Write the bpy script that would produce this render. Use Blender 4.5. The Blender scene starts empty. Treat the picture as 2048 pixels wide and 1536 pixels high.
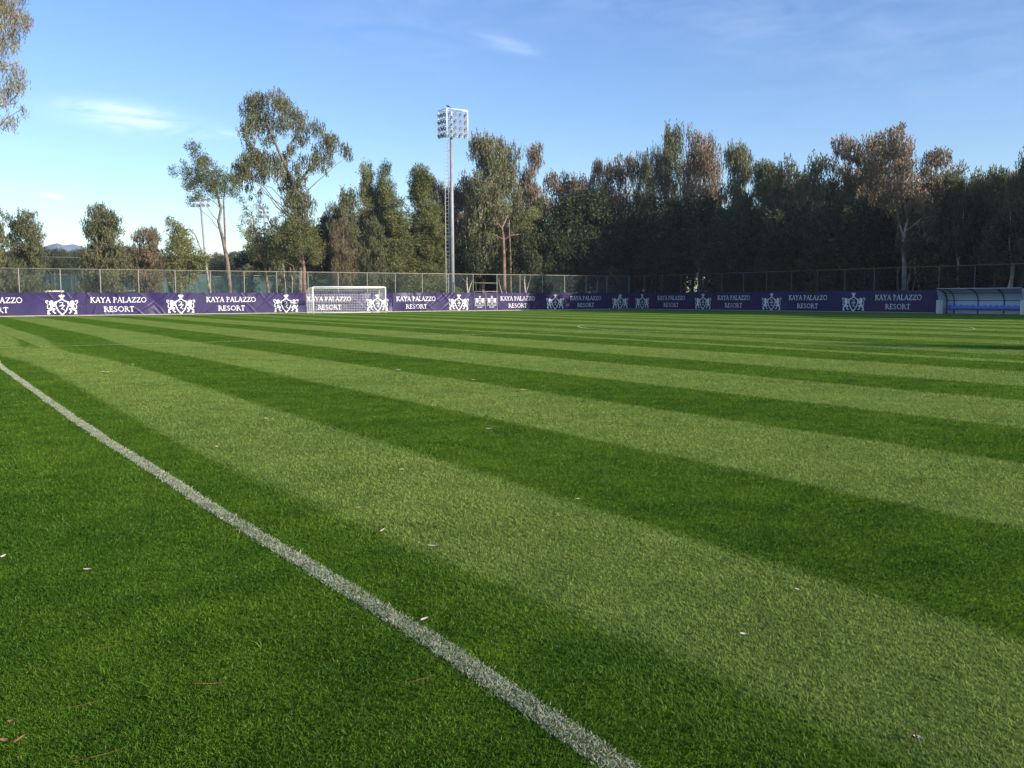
import bpy, math, random
import numpy as np
from mathutils import Vector, Matrix

random.seed(7); rng = np.random.default_rng(7)
S = bpy.context.scene
COL = S.collection
R = math.radians

# ------------------------------------------------------------------ camera
F, PITCH, ROLL, YAW = 1828.0, 0.0943, 0.0031, 0.57266
CX, CY, CZ = -1.6, -82.555, 1.44
cam_d = bpy.data.cameras.new('camera'); cam = bpy.data.objects.new('camera', cam_d); COL.objects.link(cam)
cam_d.sensor_width = 36; cam_d.lens = F / 2048 * 36; cam_d.clip_start = .1; cam_d.clip_end = 12000
_s, _c = math.sin(YAW), math.cos(YAW)
_f = Vector((_s, _c, 0)); _r = Vector((_c, -_s, 0)); _u = Vector((0, 0, 1))
fwd = _f * math.cos(PITCH) - _u * math.sin(PITCH); up = _u * math.cos(PITCH) + _f * math.sin(PITCH)
r2 = _r * math.cos(ROLL) + up * (-math.sin(ROLL)); u2 = _r * math.sin(ROLL) + up * math.cos(ROLL)
# image x = x cos - y sin, image y = x sin + y cos
m = Matrix((r2, u2, -fwd)).transposed().to_4x4(); m.translation = (CX, CY, CZ)
cam.matrix_world = m
S.camera = cam
S.render.resolution_x, S.render.resolution_y = 1024, 768

# ------------------------------------------------------------------ light
SUN_EL = 19.0
TS = Vector((.433, -.896, 0)).normalized()
S.view_settings.view_transform = 'Standard'; S.view_settings.look = 'None'
S.view_settings.gamma = 1; S.view_settings.use_curve_mapping = False
S.view_settings.exposure = 0.55
w = bpy.data.worlds.new("World"); S.world = w; w.use_nodes = True
nt = w.node_tree; N = nt.nodes; L = nt.links; N.clear()
def nd(t, nt_=None, **k):
    n = (nt_ or nt).nodes.new(t)
    for a, b in k.items(): setattr(n, a, b)
    return n
def mth(nt_, op, a, b=None, c=None, clamp=False):
    n = nt_.nodes.new('ShaderNodeMath'); n.operation = op; n.use_clamp = clamp
    for i, v in enumerate((a, b, c)):
        if v is None: continue
        if isinstance(v, (int, float)): n.inputs[i].default_value = v
        else: nt_.links.new(v, n.inputs[i])
    return n.outputs[0]
sky = nd('ShaderNodeTexSky', sky_type='NISHITA'); sky.sun_disc = False
sky.sun_elevation = R(SUN_EL); sky.sun_rotation = math.atan2(TS.x, TS.y)
sky.air_density = 1.0; sky.dust_density = 0.35; sky.ozone_density = 3.0; sky.altitude = 0
tc = nd('ShaderNodeTexCoord'); 
def pix_dir(px, py):
    x3 = (px - 1024) / F; y3 = (768 - py) / F
    return (fwd + r2 * x3 + u2 * y3).normalized()
nz = nd('ShaderNodeTexNoise'); nz.inputs['Scale'].default_value = 13; nz.inputs['Detail'].default_value = 9; nz.inputs['Roughness'].default_value = .62; nz.inputs['Distortion'].default_value = .6
mp = nd('ShaderNodeMapping'); mp.inputs['Scale'].default_value = (1, 1, 3.6); mp.inputs['Rotation'].default_value = (0, R(8), 0)
L.new(tc.outputs['Generated'], mp.inputs[0]); L.new(mp.outputs[0], nz.inputs['Vector'])
cloud = None
for (px, py, sx, sy, rot, amt) in [(255, 226, 62, 15, 3, .30), (280, 246, 95, 17, 4, .30), (435, 268, 55, 7, -2, .30), (1018, 90, 45, 9, 15, .24), (760, 28, 170, 70, 12, .05),
                                   (1400, 15, 220, 45, 12, .045), (1860, 70, 330, 120, 5, .05), (1130, -10, 200, 45, 0, .04), (105, 392, 20, 4, 5, .35), (170, 212, 50, 9, 0, .14)]:
    d0 = pix_dir(px, py); rr = Vector((d0.y, -d0.x, 0)).normalized(); uu = rr.cross(d0) * -1
    uu = d0.cross(rr) if d0.cross(rr).z > 0 else rr.cross(d0)
    a = R(-rot); ax = rr * math.cos(a) + uu * math.sin(a); ay = uu * math.cos(a) - rr * math.sin(a)
    def dot(v, k):
        n = nd('ShaderNodeVectorMath', operation='DOT_PRODUCT'); n.inputs[1].default_value = v
        L.new(tc.outputs['Generated'], n.inputs[0])
        q = mth(nt, 'SUBTRACT', n.outputs['Value'], v.dot(d0)); return mth(nt, 'MULTIPLY', q, k)
    qx = dot(ax, F / sx); qy = dot(ay, F / sy)
    r_ = mth(nt, 'ADD', mth(nt, 'MULTIPLY', qx, qx), mth(nt, 'MULTIPLY', qy, qy))
    front = mth(nt, 'EXPONENT', mth(nt, 'MULTIPLY', r_, -.7))
    v = mth(nt, 'MULTIPLY', front, amt)
    cloud = v if cloud is None else mth(nt, 'ADD', cloud, v)
nn = mth(nt, 'MULTIPLY', mth(nt, 'SUBTRACT', nz.outputs['Fac'], .36), 3.2, clamp=True)
cm = mth(nt, 'MULTIPLY', cloud, nn, clamp=True)
hs = nd('ShaderNodeHueSaturation'); hs.inputs['Saturation'].default_value = 1.12; hs.inputs['Hue'].default_value = .513
L.new(sky.outputs[0], hs.inputs['Color'])
mix = nd('ShaderNodeMixRGB'); L.new(cm, mix.inputs[0]); L.new(hs.outputs[0], mix.inputs[1]); mix.inputs[2].default_value = (7.6, 8.2, 9.4, 1)
bg = nd('ShaderNodeBackground'); bg.inputs[1].default_value = .145
L.new(mix.outputs[0], bg.inputs[0]); wo = nd('ShaderNodeOutputWorld'); L.new(bg.outputs[0], wo.inputs[0])
sd = bpy.data.lights.new('sun', 'SUN'); sd.energy = 4.9; sd.angle = R(.5); sd.color = (1, .90, .77)
so = bpy.data.objects.new('sun', sd); COL.objects.link(so)
tsun = Vector((TS.x * math.cos(R(SUN_EL)), TS.y * math.cos(R(SUN_EL)), math.sin(R(SUN_EL))))
so.rotation_euler = tsun.to_track_quat('Z', 'Y').to_euler(); so.location = (0, 0, 60)

# ------------------------------------------------------------------ geometry of the photograph
FY, RX = 4.38, 71.58          # far fence line y, right fence line x
def ray(px, py): return pix_dir(px, py)
def on_y(px, py, y):
    d = ray(px, py); t = (y - CY) / d.y; return Vector((CX, CY, CZ)) + d * t
def on_x(px, py, x):
    d = ray(px, py); t = (x - CX) / d.x; return Vector((CX, CY, CZ)) + d * t
def on_g(px, py, z=0):
    d = ray(px, py); t = (z - CZ) / d.z; return Vector((CX, CY, CZ)) + d * t
def place(px, plane, off):    # ground point under a pixel column at a given setback behind a fence
    p = on_y(px, 560, FY + off) if plane == 'L' else on_x(px, 560, RX + off)
    return p
def depth(p): return (p - Vector((CX, CY, CZ))).dot(_f)

# ------------------------------------------------------------------ helpers
def tag(o, label=None, cat=None, group=None, kind=None):
    if label: o['label'] = label
    if cat: o['category'] = cat
    if group: o['group'] = group
    if kind: o['kind'] = kind
    return o
def empty(name, loc=(0, 0, 0), rz=0):
    o = bpy.data.objects.new(name, None); COL.objects.link(o); o.location = loc; o.rotation_euler = (0, 0, rz); o.empty_display_size = .3
    return o
def link(name, me, parent=None, loc=(0, 0, 0), rz=0):
    o = bpy.data.objects.new(name, me); COL.objects.link(o); o.location = loc; o.rotation_euler = (0, 0, rz)
    if parent: o.parent = parent
    return o
def mesh_np(name, V, Q, mat, smooth=False, attr=None):
    """V (n,3) float, Q (m,k) int"""
    V = np.asarray(V, dtype=np.float32); Q = np.asarray(Q, dtype=np.int32)
    me = bpy.data.meshes.new(name); k = Q.shape[1]
    me.vertices.add(len(V)); me.vertices.foreach_set('co', V.ravel())
    me.loops.add(Q.size); me.loops.foreach_set('vertex_index', Q.ravel())
    me.polygons.add(len(Q)); me.polygons.foreach_set('loop_start', np.arange(0, Q.size, k, dtype=np.int32))
    me.polygons.foreach_set('loop_total', np.full(len(Q), k, dtype=np.int32))
    if smooth: me.polygons.foreach_set('use_smooth', np.ones(len(Q), dtype=bool))
    me.update(calc_edges=True)
    if attr is not None:
        a = me.attributes.new('rnd', 'FLOAT', 'POINT'); a.data.foreach_set('value', np.asarray(attr, dtype=np.float32))
    for mt in (mat if isinstance(mat, (list, tuple)) else [mat]): me.materials.append(mt)
    return me
class MB:
    def __init__(s): s.v = []; s.f = []
    def box(s, lo, hi, M=None):
        b = len(s.v)
        for z in (lo[2], hi[2]):
            for x, y in ((lo[0], lo[1]), (hi[0], lo[1]), (hi[0], hi[1]), (lo[0], hi[1])):
                p = Vector((x, y, z)); s.v.append(tuple(M @ p if M else p))
        for q in ((0, 3, 2, 1), (4, 5, 6, 7), (0, 1, 5, 4), (1, 2, 6, 5), (2, 3, 7, 6), (3, 0, 4, 7)): s.f.append([b + i for i in q])
    def tube(s, pts, rad, n=8, cap=True):
        pts = [Vector(p) for p in pts]
        if not hasattr(rad, '__len__'): rad = [rad] * len(pts)
        b0 = len(s.v); pr = None
        for i, p in enumerate(pts):
            t = (pts[min(i + 1, len(pts) - 1)] - pts[max(i - 1, 0)]).normalized()
            a = pr if pr else (Vector((0, 0, 1)) if abs(t.z) < .9 else Vector((1, 0, 0)))
            a = (a - t * a.dot(t)); a = a.normalized() if a.length > 1e-5 else t.orthogonal().normalized()
            pr = a; b = t.cross(a)
            for k in range(n):
                an = 2 * math.pi * k / n
                s.v.append(tuple(p + (a * math.cos(an) + b * math.sin(an)) * rad[i]))
        for i in range(len(pts) - 1):
            for k in range(n):
                k2 = (k + 1) % n
                s.f.append([b0 + i * n + k, b0 + i * n + k2, b0 + (i + 1) * n + k2, b0 + (i + 1) * n + k])
        if cap: s.f.append([b0 + k for k in range(n)][::-1]); s.f.append([b0 + (len(pts) - 1) * n + k for k in range(n)])
    def lathe(s, prof, M, n=12):
        b0 = len(s.v)
        for (r, z) in prof:
            for k in range(n):
                an = 2 * math.pi * k / n; s.v.append(tuple(M @ Vector((r * math.cos(an), r * math.sin(an), z))))
        for i in range(len(prof) - 1):
            for k in range(n):
                k2 = (k + 1) % n; s.f.append([b0 + i * n + k, b0 + i * n + k2, b0 + (i + 1) * n + k2, b0 + (i + 1) * n + k])
    def mesh(s, name, mat, smooth=False):
        me = bpy.data.meshes.new(name); me.from_pydata(s.v, [], s.f); me.materials.append(mat)
        if smooth: me.polygons.foreach_set('use_smooth', np.ones(len(me.polygons), dtype=bool))
        return me
    def build(s, name, mat, parent=None, loc=(0, 0, 0), smooth=False): return link(name, s.mesh(name, mat, smooth), parent, loc)

# ------------------------------------------------------------------ materials
def mat(name, col, rough=.6, metal=0, spec=.4, noise=None, bump=None, coat=0):
    m_ = bpy.data.materials.new(name); m_.use_nodes = True; t = m_.node_tree; b = t.nodes['Principled BSDF']
    b.inputs['Base Color'].default_value = (*col, 1); b.inputs['Roughness'].default_value = rough; b.inputs['Metallic'].default_value = metal
    b.inputs['Specular IOR Level'].default_value = spec; b.inputs['Coat Weight'].default_value = coat
    if noise:
        c2, sc, lo, hi = noise
        g = t.nodes.new('ShaderNodeTexCoord'); n = t.nodes.new('ShaderNodeTexNoise'); n.inputs['Scale'].default_value = sc; n.inputs['Detail'].default_value = 6
        rp = t.nodes.new('ShaderNodeValToRGB'); rp.color_ramp.elements[0].position = lo; rp.color_ramp.elements[1].position = hi
        rp.color_ramp.elements[0].color = (*col, 1); rp.color_ramp.elements[1].color = (*c2, 1)
        t.links.new(g.outputs['Object'], n.inputs['Vector']); t.links.new(n.outputs['Fac'], rp.inputs[0]); t.links.new(rp.outputs[0], b.inputs['Base Color'])
        if bump:
            bp = t.nodes.new('ShaderNodeBump'); bp.inputs['Distance'].default_value = bump; t.links.new(n.outputs['Fac'], bp.inputs['Height']); t.links.new(bp.outputs[0], b.inputs['Normal'])
    return m_
M_galv = mat('galvanised_steel', (.50, .50, .48), .45, .2, .5, ((.36, .36, .35), 3, .4, .7))
M_post = mat('fence_steel', (.34, .32, .27), .6, .0, .25, ((.24, .21, .17), 2, .4, .7))
M_postd = mat('shade_toned_steel', (.22, .20, .16), .7, 0, .2)  # fence steel darkened, shade on the right fence put into its colour
M_wired = mat('shade_toned_wire', (.03, .035, .035), .9)  # darker copy of the chain wire, shade of the right fence painted in
M_wire = mat('chain_wire', (.16, .22, .20), .6, .1)
M_mast = mat('mast_paint', (.33, .34, .37), .5, .1, .3, ((.27, .28, .31), 2, .4, .7))
M_dark = mat('dark_steel', (.05, .055, .07), .5, .1)
M_white = mat('white_paint', (.82, .82, .80), .4, 0, .5)
M_net = mat('net_cord', (.80, .80, .80), .7)
M_lamp = mat('lamp_housing', (.10, .10, .11), .4, .5)
M_glass = mat('lamp_glass', (.45, .47, .48), .12, .4, .8)
M_kerb = mat('concrete_edge', (.52, .47, .40), .85, 0, .2, ((.38, .34, .28), 4, .4, .7))
M_pvc = mat('dugout_panel', (.46, .52, .68), .35, 0, .5)
M_seat = mat('blue_plastic', (.02, .13, .60), .35, 0, .5)
M_cream = mat('cream_paint', (.70, .64, .48), .6)
M_mound = mat('red_earth', (.22, .09, .045), .95, 0, .1, ((.13, .055, .03), 1.5, .35, .7), .1)
M_board = mat('ochre_board', (.42, .22, .08), .8, 0, .2, ((.28, .14, .05), 3, .4, .7))
M_flag = mat('flag_cloth', (.55, .85, .12), .7)
M_bird = mat('bird_feather', (.02, .02, .025), .7)

def bark(name, c1, c2, sc=2.5):
    m_ = mat(name, c1, .9, 0, .15, (c2, sc, .38, .62), .03); return m_
M_bark_e = bark('eucalyptus_bark', (.24, .19, .155), (.12, .095, .075))
M_bark_p = bark('pine_bark', (.30, .20, .15), (.13, .085, .06))
M_bark_pale = bark('pale_bark', (.42, .34, .28), (.20, .15, .12))

def leafmat(name, c1, c2, c3, trans=.2, rough=.55):
    m_ = bpy.data.materials.new(name); m_.use_nodes = True; t = m_.node_tree; t.nodes.clear()
    at = t.nodes.new('ShaderNodeAttribute'); at.attribute_name = 'rnd'
    oi = t.nodes.new('ShaderNodeObjectInfo')
    g = t.nodes.new('ShaderNodeTexCoord'); n = t.nodes.new('ShaderNodeTexNoise'); n.inputs['Scale'].default_value = .55; n.inputs['Detail'].default_value = 3
    t.links.new(g.outputs['Object'], n.inputs['Vector'])
    v = mth(t, 'ADD', mth(t, 'MULTIPLY', at.outputs['Fac'], .55), mth(t, 'MULTIPLY', mth(t, 'SUBTRACT', n.outputs['Fac'], .25), .9))
    v = mth(t, 'ADD', v, mth(t, 'MULTIPLY', mth(t, 'SUBTRACT', oi.outputs['Random'], .5), .3), clamp=True)
    rp = t.nodes.new('ShaderNodeValToRGB'); rp.color_ramp.elements[0].position = .1; rp.color_ramp.elements[0].color = (*c1, 1)
    rp.color_ramp.elements[1].position = .95; rp.color_ramp.elements[1].color = (*c3, 1); e = rp.color_ramp.elements.new(.55); e.color = (*c2, 1)
    t.links.new(v, rp.inputs[0])
    b = t.nodes.new('ShaderNodeBsdfPrincipled'); b.inputs['Roughness'].default_value = rough; b.inputs['Specular IOR Level'].default_value = .25
    tr = t.nodes.new('ShaderNodeBsdfTranslucent'); mx = t.nodes.new('ShaderNodeMixShader'); mx.inputs[0].default_value = trans
    t.links.new(rp.outputs[0], b.inputs['Base Color']); t.links.new(rp.outputs[0], tr.inputs['Color'])
    t.links.new(b.outputs[0], mx.inputs[1]); t.links.new(tr.outputs[0], mx.inputs[2])
    o = t.nodes.new('ShaderNodeOutputMaterial'); t.links.new(mx.outputs[0], o.inputs[0]); return m_
ML = {'euc': leafmat('eucalyptus_leaf', (.065, .078, .035), (.155, .155, .075), (.27, .235, .13)),
      'eucb': leafmat('brown_tipped_leaf', (.10, .085, .045), (.22, .165, .10), (.35, .235, .165)),
      'pine': leafmat('pine_needle', (.065, .08, .025), (.175, .185, .065), (.31, .30, .13)),
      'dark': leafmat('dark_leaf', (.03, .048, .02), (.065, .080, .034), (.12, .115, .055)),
      'near': leafmat('near_leaf', (.17, .16, .08), (.34, .26, .14), (.50, .26, .13))}

# ------------------------------------------------------------------ grass colours (mowing stripes along y: light off bent blades painted in)
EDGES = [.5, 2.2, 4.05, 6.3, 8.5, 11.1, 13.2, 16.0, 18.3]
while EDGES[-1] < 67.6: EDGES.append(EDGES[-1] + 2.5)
def grass_color(t, blades=False):
    """returns (color socket, fine noise socket)"""
    g = t.nodes.new('ShaderNodeNewGeometry'); sx = t.nodes.new('ShaderNodeSeparateXYZ'); t.links.new(g.outputs['Position'], sx.inputs[0])
    X, Y = sx.outputs[0], sx.outputs[1]
    def noise(sc, det=3, rough=.5, scale=(1, 1, 1)):
        n = t.nodes.new('ShaderNodeTexNoise'); n.inputs['Scale'].default_value = sc; n.inputs['Detail'].default_value = det; n.inputs['Roughness'].default_value = rough
        if scale != (1, 1, 1):
            mp_ = t.nodes.new('ShaderNodeMapping'); mp_.inputs['Scale'].default_value = scale; t.links.new(g.outputs['Position'], mp_.inputs[0]); t.links.new(mp_.outputs[0], n.inputs['Vector'])
        else: t.links.new(g.outputs['Position'], n.inputs['Vector'])
        return n.outputs['Fac']
    # wandering of the mower and the sway near the halfway line
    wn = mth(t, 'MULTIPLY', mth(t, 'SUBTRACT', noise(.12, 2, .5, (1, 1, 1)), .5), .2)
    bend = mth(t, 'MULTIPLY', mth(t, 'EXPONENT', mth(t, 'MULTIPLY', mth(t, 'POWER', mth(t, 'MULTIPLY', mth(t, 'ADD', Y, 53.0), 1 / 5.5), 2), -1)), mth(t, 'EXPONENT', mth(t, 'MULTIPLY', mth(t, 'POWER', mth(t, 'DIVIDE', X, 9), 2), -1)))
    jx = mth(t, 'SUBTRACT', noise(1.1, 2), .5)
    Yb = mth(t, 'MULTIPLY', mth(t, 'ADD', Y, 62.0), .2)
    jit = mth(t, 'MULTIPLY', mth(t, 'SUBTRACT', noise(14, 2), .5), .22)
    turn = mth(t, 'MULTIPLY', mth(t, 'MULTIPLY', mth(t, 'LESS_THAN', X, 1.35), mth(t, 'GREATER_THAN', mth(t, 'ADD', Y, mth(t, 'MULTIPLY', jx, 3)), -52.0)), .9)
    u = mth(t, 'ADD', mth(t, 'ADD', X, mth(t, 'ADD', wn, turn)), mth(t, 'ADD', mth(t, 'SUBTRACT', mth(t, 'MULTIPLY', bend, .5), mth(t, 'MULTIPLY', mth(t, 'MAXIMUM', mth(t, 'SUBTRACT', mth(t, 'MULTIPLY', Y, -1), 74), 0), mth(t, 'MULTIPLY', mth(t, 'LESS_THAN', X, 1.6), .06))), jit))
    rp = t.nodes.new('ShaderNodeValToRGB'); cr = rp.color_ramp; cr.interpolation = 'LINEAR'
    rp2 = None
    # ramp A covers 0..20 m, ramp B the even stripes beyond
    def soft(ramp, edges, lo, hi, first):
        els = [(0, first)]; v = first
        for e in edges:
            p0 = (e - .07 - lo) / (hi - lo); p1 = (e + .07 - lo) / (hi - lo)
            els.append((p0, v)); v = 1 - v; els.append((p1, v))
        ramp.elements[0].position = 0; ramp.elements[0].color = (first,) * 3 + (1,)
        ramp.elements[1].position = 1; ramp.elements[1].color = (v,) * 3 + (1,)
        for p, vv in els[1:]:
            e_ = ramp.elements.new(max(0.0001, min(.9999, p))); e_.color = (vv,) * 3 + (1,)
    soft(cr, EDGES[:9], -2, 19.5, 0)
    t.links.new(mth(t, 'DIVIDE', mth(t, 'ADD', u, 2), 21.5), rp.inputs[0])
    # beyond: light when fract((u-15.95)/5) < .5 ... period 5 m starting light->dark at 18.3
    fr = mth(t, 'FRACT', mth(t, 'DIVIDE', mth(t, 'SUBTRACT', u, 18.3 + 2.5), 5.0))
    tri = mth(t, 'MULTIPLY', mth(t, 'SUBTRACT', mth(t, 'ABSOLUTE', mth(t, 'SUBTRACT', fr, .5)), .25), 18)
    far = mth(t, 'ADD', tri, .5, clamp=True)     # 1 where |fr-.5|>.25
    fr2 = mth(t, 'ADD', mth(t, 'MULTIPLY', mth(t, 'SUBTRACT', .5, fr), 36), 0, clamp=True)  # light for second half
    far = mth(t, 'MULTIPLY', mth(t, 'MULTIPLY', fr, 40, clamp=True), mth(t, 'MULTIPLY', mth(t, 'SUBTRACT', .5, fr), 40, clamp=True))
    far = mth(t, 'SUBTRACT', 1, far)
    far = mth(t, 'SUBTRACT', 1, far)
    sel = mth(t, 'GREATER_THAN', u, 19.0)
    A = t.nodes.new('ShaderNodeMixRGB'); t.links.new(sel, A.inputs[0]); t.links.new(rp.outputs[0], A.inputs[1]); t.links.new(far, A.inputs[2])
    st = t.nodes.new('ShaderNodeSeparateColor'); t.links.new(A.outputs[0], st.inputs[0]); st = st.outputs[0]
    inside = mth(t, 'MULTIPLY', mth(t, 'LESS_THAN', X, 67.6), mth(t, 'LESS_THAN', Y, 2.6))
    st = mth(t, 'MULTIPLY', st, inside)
    # base tones: dk and lt paint the stripes' shade and sheen
    big = noise(.35, 4, .6); mid = noise(2.2, 4, .6); fine = noise(26, 4, .7); vfine = noise(110, 2, .6)
    def ramp(fac, a, b, lo=.3, hi=.7):
        r_ = t.nodes.new('ShaderNodeValToRGB'); r_.color_ramp.elements[0].position = lo; r_.color_ramp.elements[1].position = hi
        r_.color_ramp.elements[0].color = (*a, 1); r_.color_ramp.elements[1].color = (*b, 1); t.links.new(fac, r_.inputs[0]); return r_.outputs[0]
    k = 1.0
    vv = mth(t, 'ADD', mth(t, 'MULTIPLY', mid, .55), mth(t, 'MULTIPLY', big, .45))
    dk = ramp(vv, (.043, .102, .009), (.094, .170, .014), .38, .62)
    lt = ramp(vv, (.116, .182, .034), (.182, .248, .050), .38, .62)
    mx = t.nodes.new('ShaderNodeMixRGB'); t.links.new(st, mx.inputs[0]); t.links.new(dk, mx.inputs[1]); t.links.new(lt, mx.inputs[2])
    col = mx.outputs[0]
    return col, st, fine, vfine, X, Y, g

def ground_mat():
    m_ = bpy.data.materials.new('turf'); m_.use_nodes = True; t = m_.node_tree; b = t.nodes['Principled BSDF']
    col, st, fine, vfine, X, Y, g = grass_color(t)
    # fine light and dark specks of blades
    f2 = mth(t, 'ADD', mth(t, 'MULTIPLY', fine, .6), mth(t, 'MULTIPLY', vfine, .4))
    sp = mth(t, 'ADD', mth(t, 'MULTIPLY', mth(t, 'SUBTRACT', f2, .5), 2.4), 1.2)
    vm = t.nodes.new('ShaderNodeVectorMath'); vm.operation = 'SCALE'; t.links.new(col, vm.inputs[0]); t.links.new(sp, vm.inputs['Scale'])
    # beyond the fences: dry litter
    ln = t.nodes.new('ShaderNodeTexNoise'); ln.inputs['Scale'].default_value = .5; ln.inputs['Detail'].default_value = 6; t.links.new(g.outputs['Position'], ln.inputs['Vector'])
    lr = t.nodes.new('ShaderNodeValToRGB'); lr.color_ramp.elements[0].position = .4; lr.color_ramp.elements[1].position = .62
    lr.color_ramp.elements[0].color = (.075, .085, .03, 1); lr.color_ramp.elements[1].color = (.20, .14, .08, 1); t.links.new(ln.outputs['Fac'], lr.inputs[0])
    out = mth(t, 'MAXIMUM', mth(t, 'GREATER_THAN', X, RX + .05), mth(t, 'GREATER_THAN', Y, FY + .05))
    mx = t.nodes.new('ShaderNodeMixRGB'); t.links.new(out, mx.inputs[0]); t.links.new(vm.outputs[0], mx.inputs[1]); t.links.new(lr.outputs[0], mx.inputs[2])
    t.links.new(mx.outputs[0], b.inputs['Base Color']); b.inputs['Roughness'].default_value = 1; b.inputs['Specular IOR Level'].default_value = 0
    bp = t.nodes.new('ShaderNodeBump'); bp.inputs['Distance'].default_value = .03; bp.inputs['Strength'].default_value = .6; t.links.new(f2, bp.inputs['Height']); t.links.new(bp.outputs[0], b.inputs['Normal'])
    return m_
def blade_mat(white=False):
    m_ = bpy.data.materials.new('painted_blade' if white else 'grass_blade'); m_.use_nodes = True; t = m_.node_tree; t.nodes.clear()
    at = t.nodes.new('ShaderNodeAttribute'); at.attribute_name = 'rnd'
    if white:
        r_ = t.nodes.new('ShaderNodeValToRGB'); r_.color_ramp.elements[0].color = (.10, .19, .06, 1); r_.color_ramp.elements[1].color = (.60, .60, .46, 1)
        r_.color_ramp.elements[0].position = .05; r_.color_ramp.elements[1].position = .6; t.links.new(at.outputs['Fac'], r_.inputs[0]); c = r_.outputs[0]
    else:
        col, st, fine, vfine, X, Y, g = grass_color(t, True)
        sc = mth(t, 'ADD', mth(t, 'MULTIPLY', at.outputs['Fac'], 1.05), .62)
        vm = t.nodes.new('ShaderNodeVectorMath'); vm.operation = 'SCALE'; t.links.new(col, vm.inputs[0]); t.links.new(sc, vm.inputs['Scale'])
        # a few straw coloured blades
        sw = mth(t, 'GREATER_THAN', at.outputs['Fac'], .988); mx = t.nodes.new('ShaderNodeMixRGB'); t.links.new(sw, mx.inputs[0]); t.links.new(vm.outputs[0], mx.inputs[1]); mx.inputs[2].default_value = (.24, .23, .09, 1)
        c = mx.outputs[0]
    b = t.nodes.new('ShaderNodeBsdfPrincipled'); b.inputs['Roughness'].default_value = .6; b.inputs['Specular IOR Level'].default_value = .15
    tr = t.nodes.new('ShaderNodeBsdfTranslucent'); ms = t.nodes.new('ShaderNodeMixShader'); ms.inputs[0].default_value = .3
    t.links.new(c, b.inputs['Base Color']); t.links.new(c, tr.inputs['Color']); t.links.new(b.outputs[0], ms.inputs[1]); t.links.new(tr.outputs[0], ms.inputs[2])
    o = t.nodes.new('ShaderNodeOutputMaterial'); t.links.new(ms.outputs[0], o.inputs[0]); return m_
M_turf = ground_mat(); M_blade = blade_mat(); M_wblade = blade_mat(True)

# ------------------------------------------------------------------ ground
g = MB(); e = 745
g.v = [(-e, -e, 0), (e, -e, 0), (e, e, 0), (-e, e, 0)]; g.f = [[0, 1, 2, 3]]
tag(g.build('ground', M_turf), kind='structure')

def stripe_np(x):   # same stripes, for the lean of the blades
    e_ = np.array(EDGES); return (np.searchsorted(e_, x) % 2).astype(float)
def blades(P, h, wd, lean_y, rnd_lean=.6):
    n = len(P); az = rng.uniform(0, 2 * np.pi, n)
    d = np.stack([np.cos(az), np.sin(az), np.zeros(n)], 1) * (wd / 2)[:, None]
    ln = np.stack([rng.normal(0, rnd_lean, n) * h, rng.normal(0, rnd_lean, n) * h + lean_y * h, h], 1)
    base = np.concatenate([P, np.zeros((n, 1))], 1)
    mid = base + ln * np.array([.35, .35, .6]); tip = base + ln
    V = np.stack([base - d, base + d, mid + d * .8, tip, mid - d * .8], 1).reshape(-1, 3)
    Q = (np.arange(n)[:, None] * 5 + np.array([0, 1, 2, 3, 4])[None]).astype(np.int32)
    return V, Q
def sample_turf(n, rmin, rmax, half=36, p=-.5):
    u = rng.uniform(0, 1, n); q = p + 1
    r = (rmin ** q + u * (rmax ** q - rmin ** q)) ** (1 / q)
    a = YAW + np.radians(rng.uniform(-half, half, n))
    return r, np.stack([CX + r * np.sin(a), CY + r * np.cos(a)], 1)
n = 1500000
r, P = sample_turf(n, 2.4, 75, 35, -.75)
patch = np.sin(P[:, 0] * 2.1 + np.sin(P[:, 1] * 1.3) * 2) * np.sin(P[:, 1] * 1.7 + 1) * .5 + .5
k = (np.maximum(r, 3.5) / 3.5)
h = rng.uniform(.007, .018, n) * (.85 + .3 * patch) * np.clip(1.25 - r / 60, .35, 1); wd = rng.uniform(.0020, .0037, n) * k ** .85
lean = np.where(stripe_np(P[:, 0]) > .5, .55, -.35)
V, Q = blades(P, h, wd, lean)
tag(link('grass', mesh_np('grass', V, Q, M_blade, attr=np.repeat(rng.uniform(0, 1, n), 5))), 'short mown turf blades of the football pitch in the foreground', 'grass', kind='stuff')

# longer tufts at the lower left
def tuft(px, py, label):
    c = on_g(px, py); nb = 14; PP = np.stack([rng.normal(0, .025, nb), rng.normal(0, .025, nb)], 1)
    V_, Q_ = blades(PP, rng.uniform(.03, .06, nb), rng.uniform(.003, .005, nb), 0, .8)
    o = link('grass_tuft', mesh_np('grass_tuft', V_, Q_, M_blade, attr=np.repeat(rng.uniform(.4, .95, nb), 5)), loc=(c.x, c.y, 0))
    tag(o, label, 'grass tuft', 'long grass tufts outside the touchline')
tuft(203, 1352, 'largest long grass tuft left of the white line, near the bottom left')
tuft(300, 1395, 'long grass tuft just right of the largest tuft')
tuft(545, 1290, 'small grass tuft between the white line and the bottom tufts')

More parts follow.
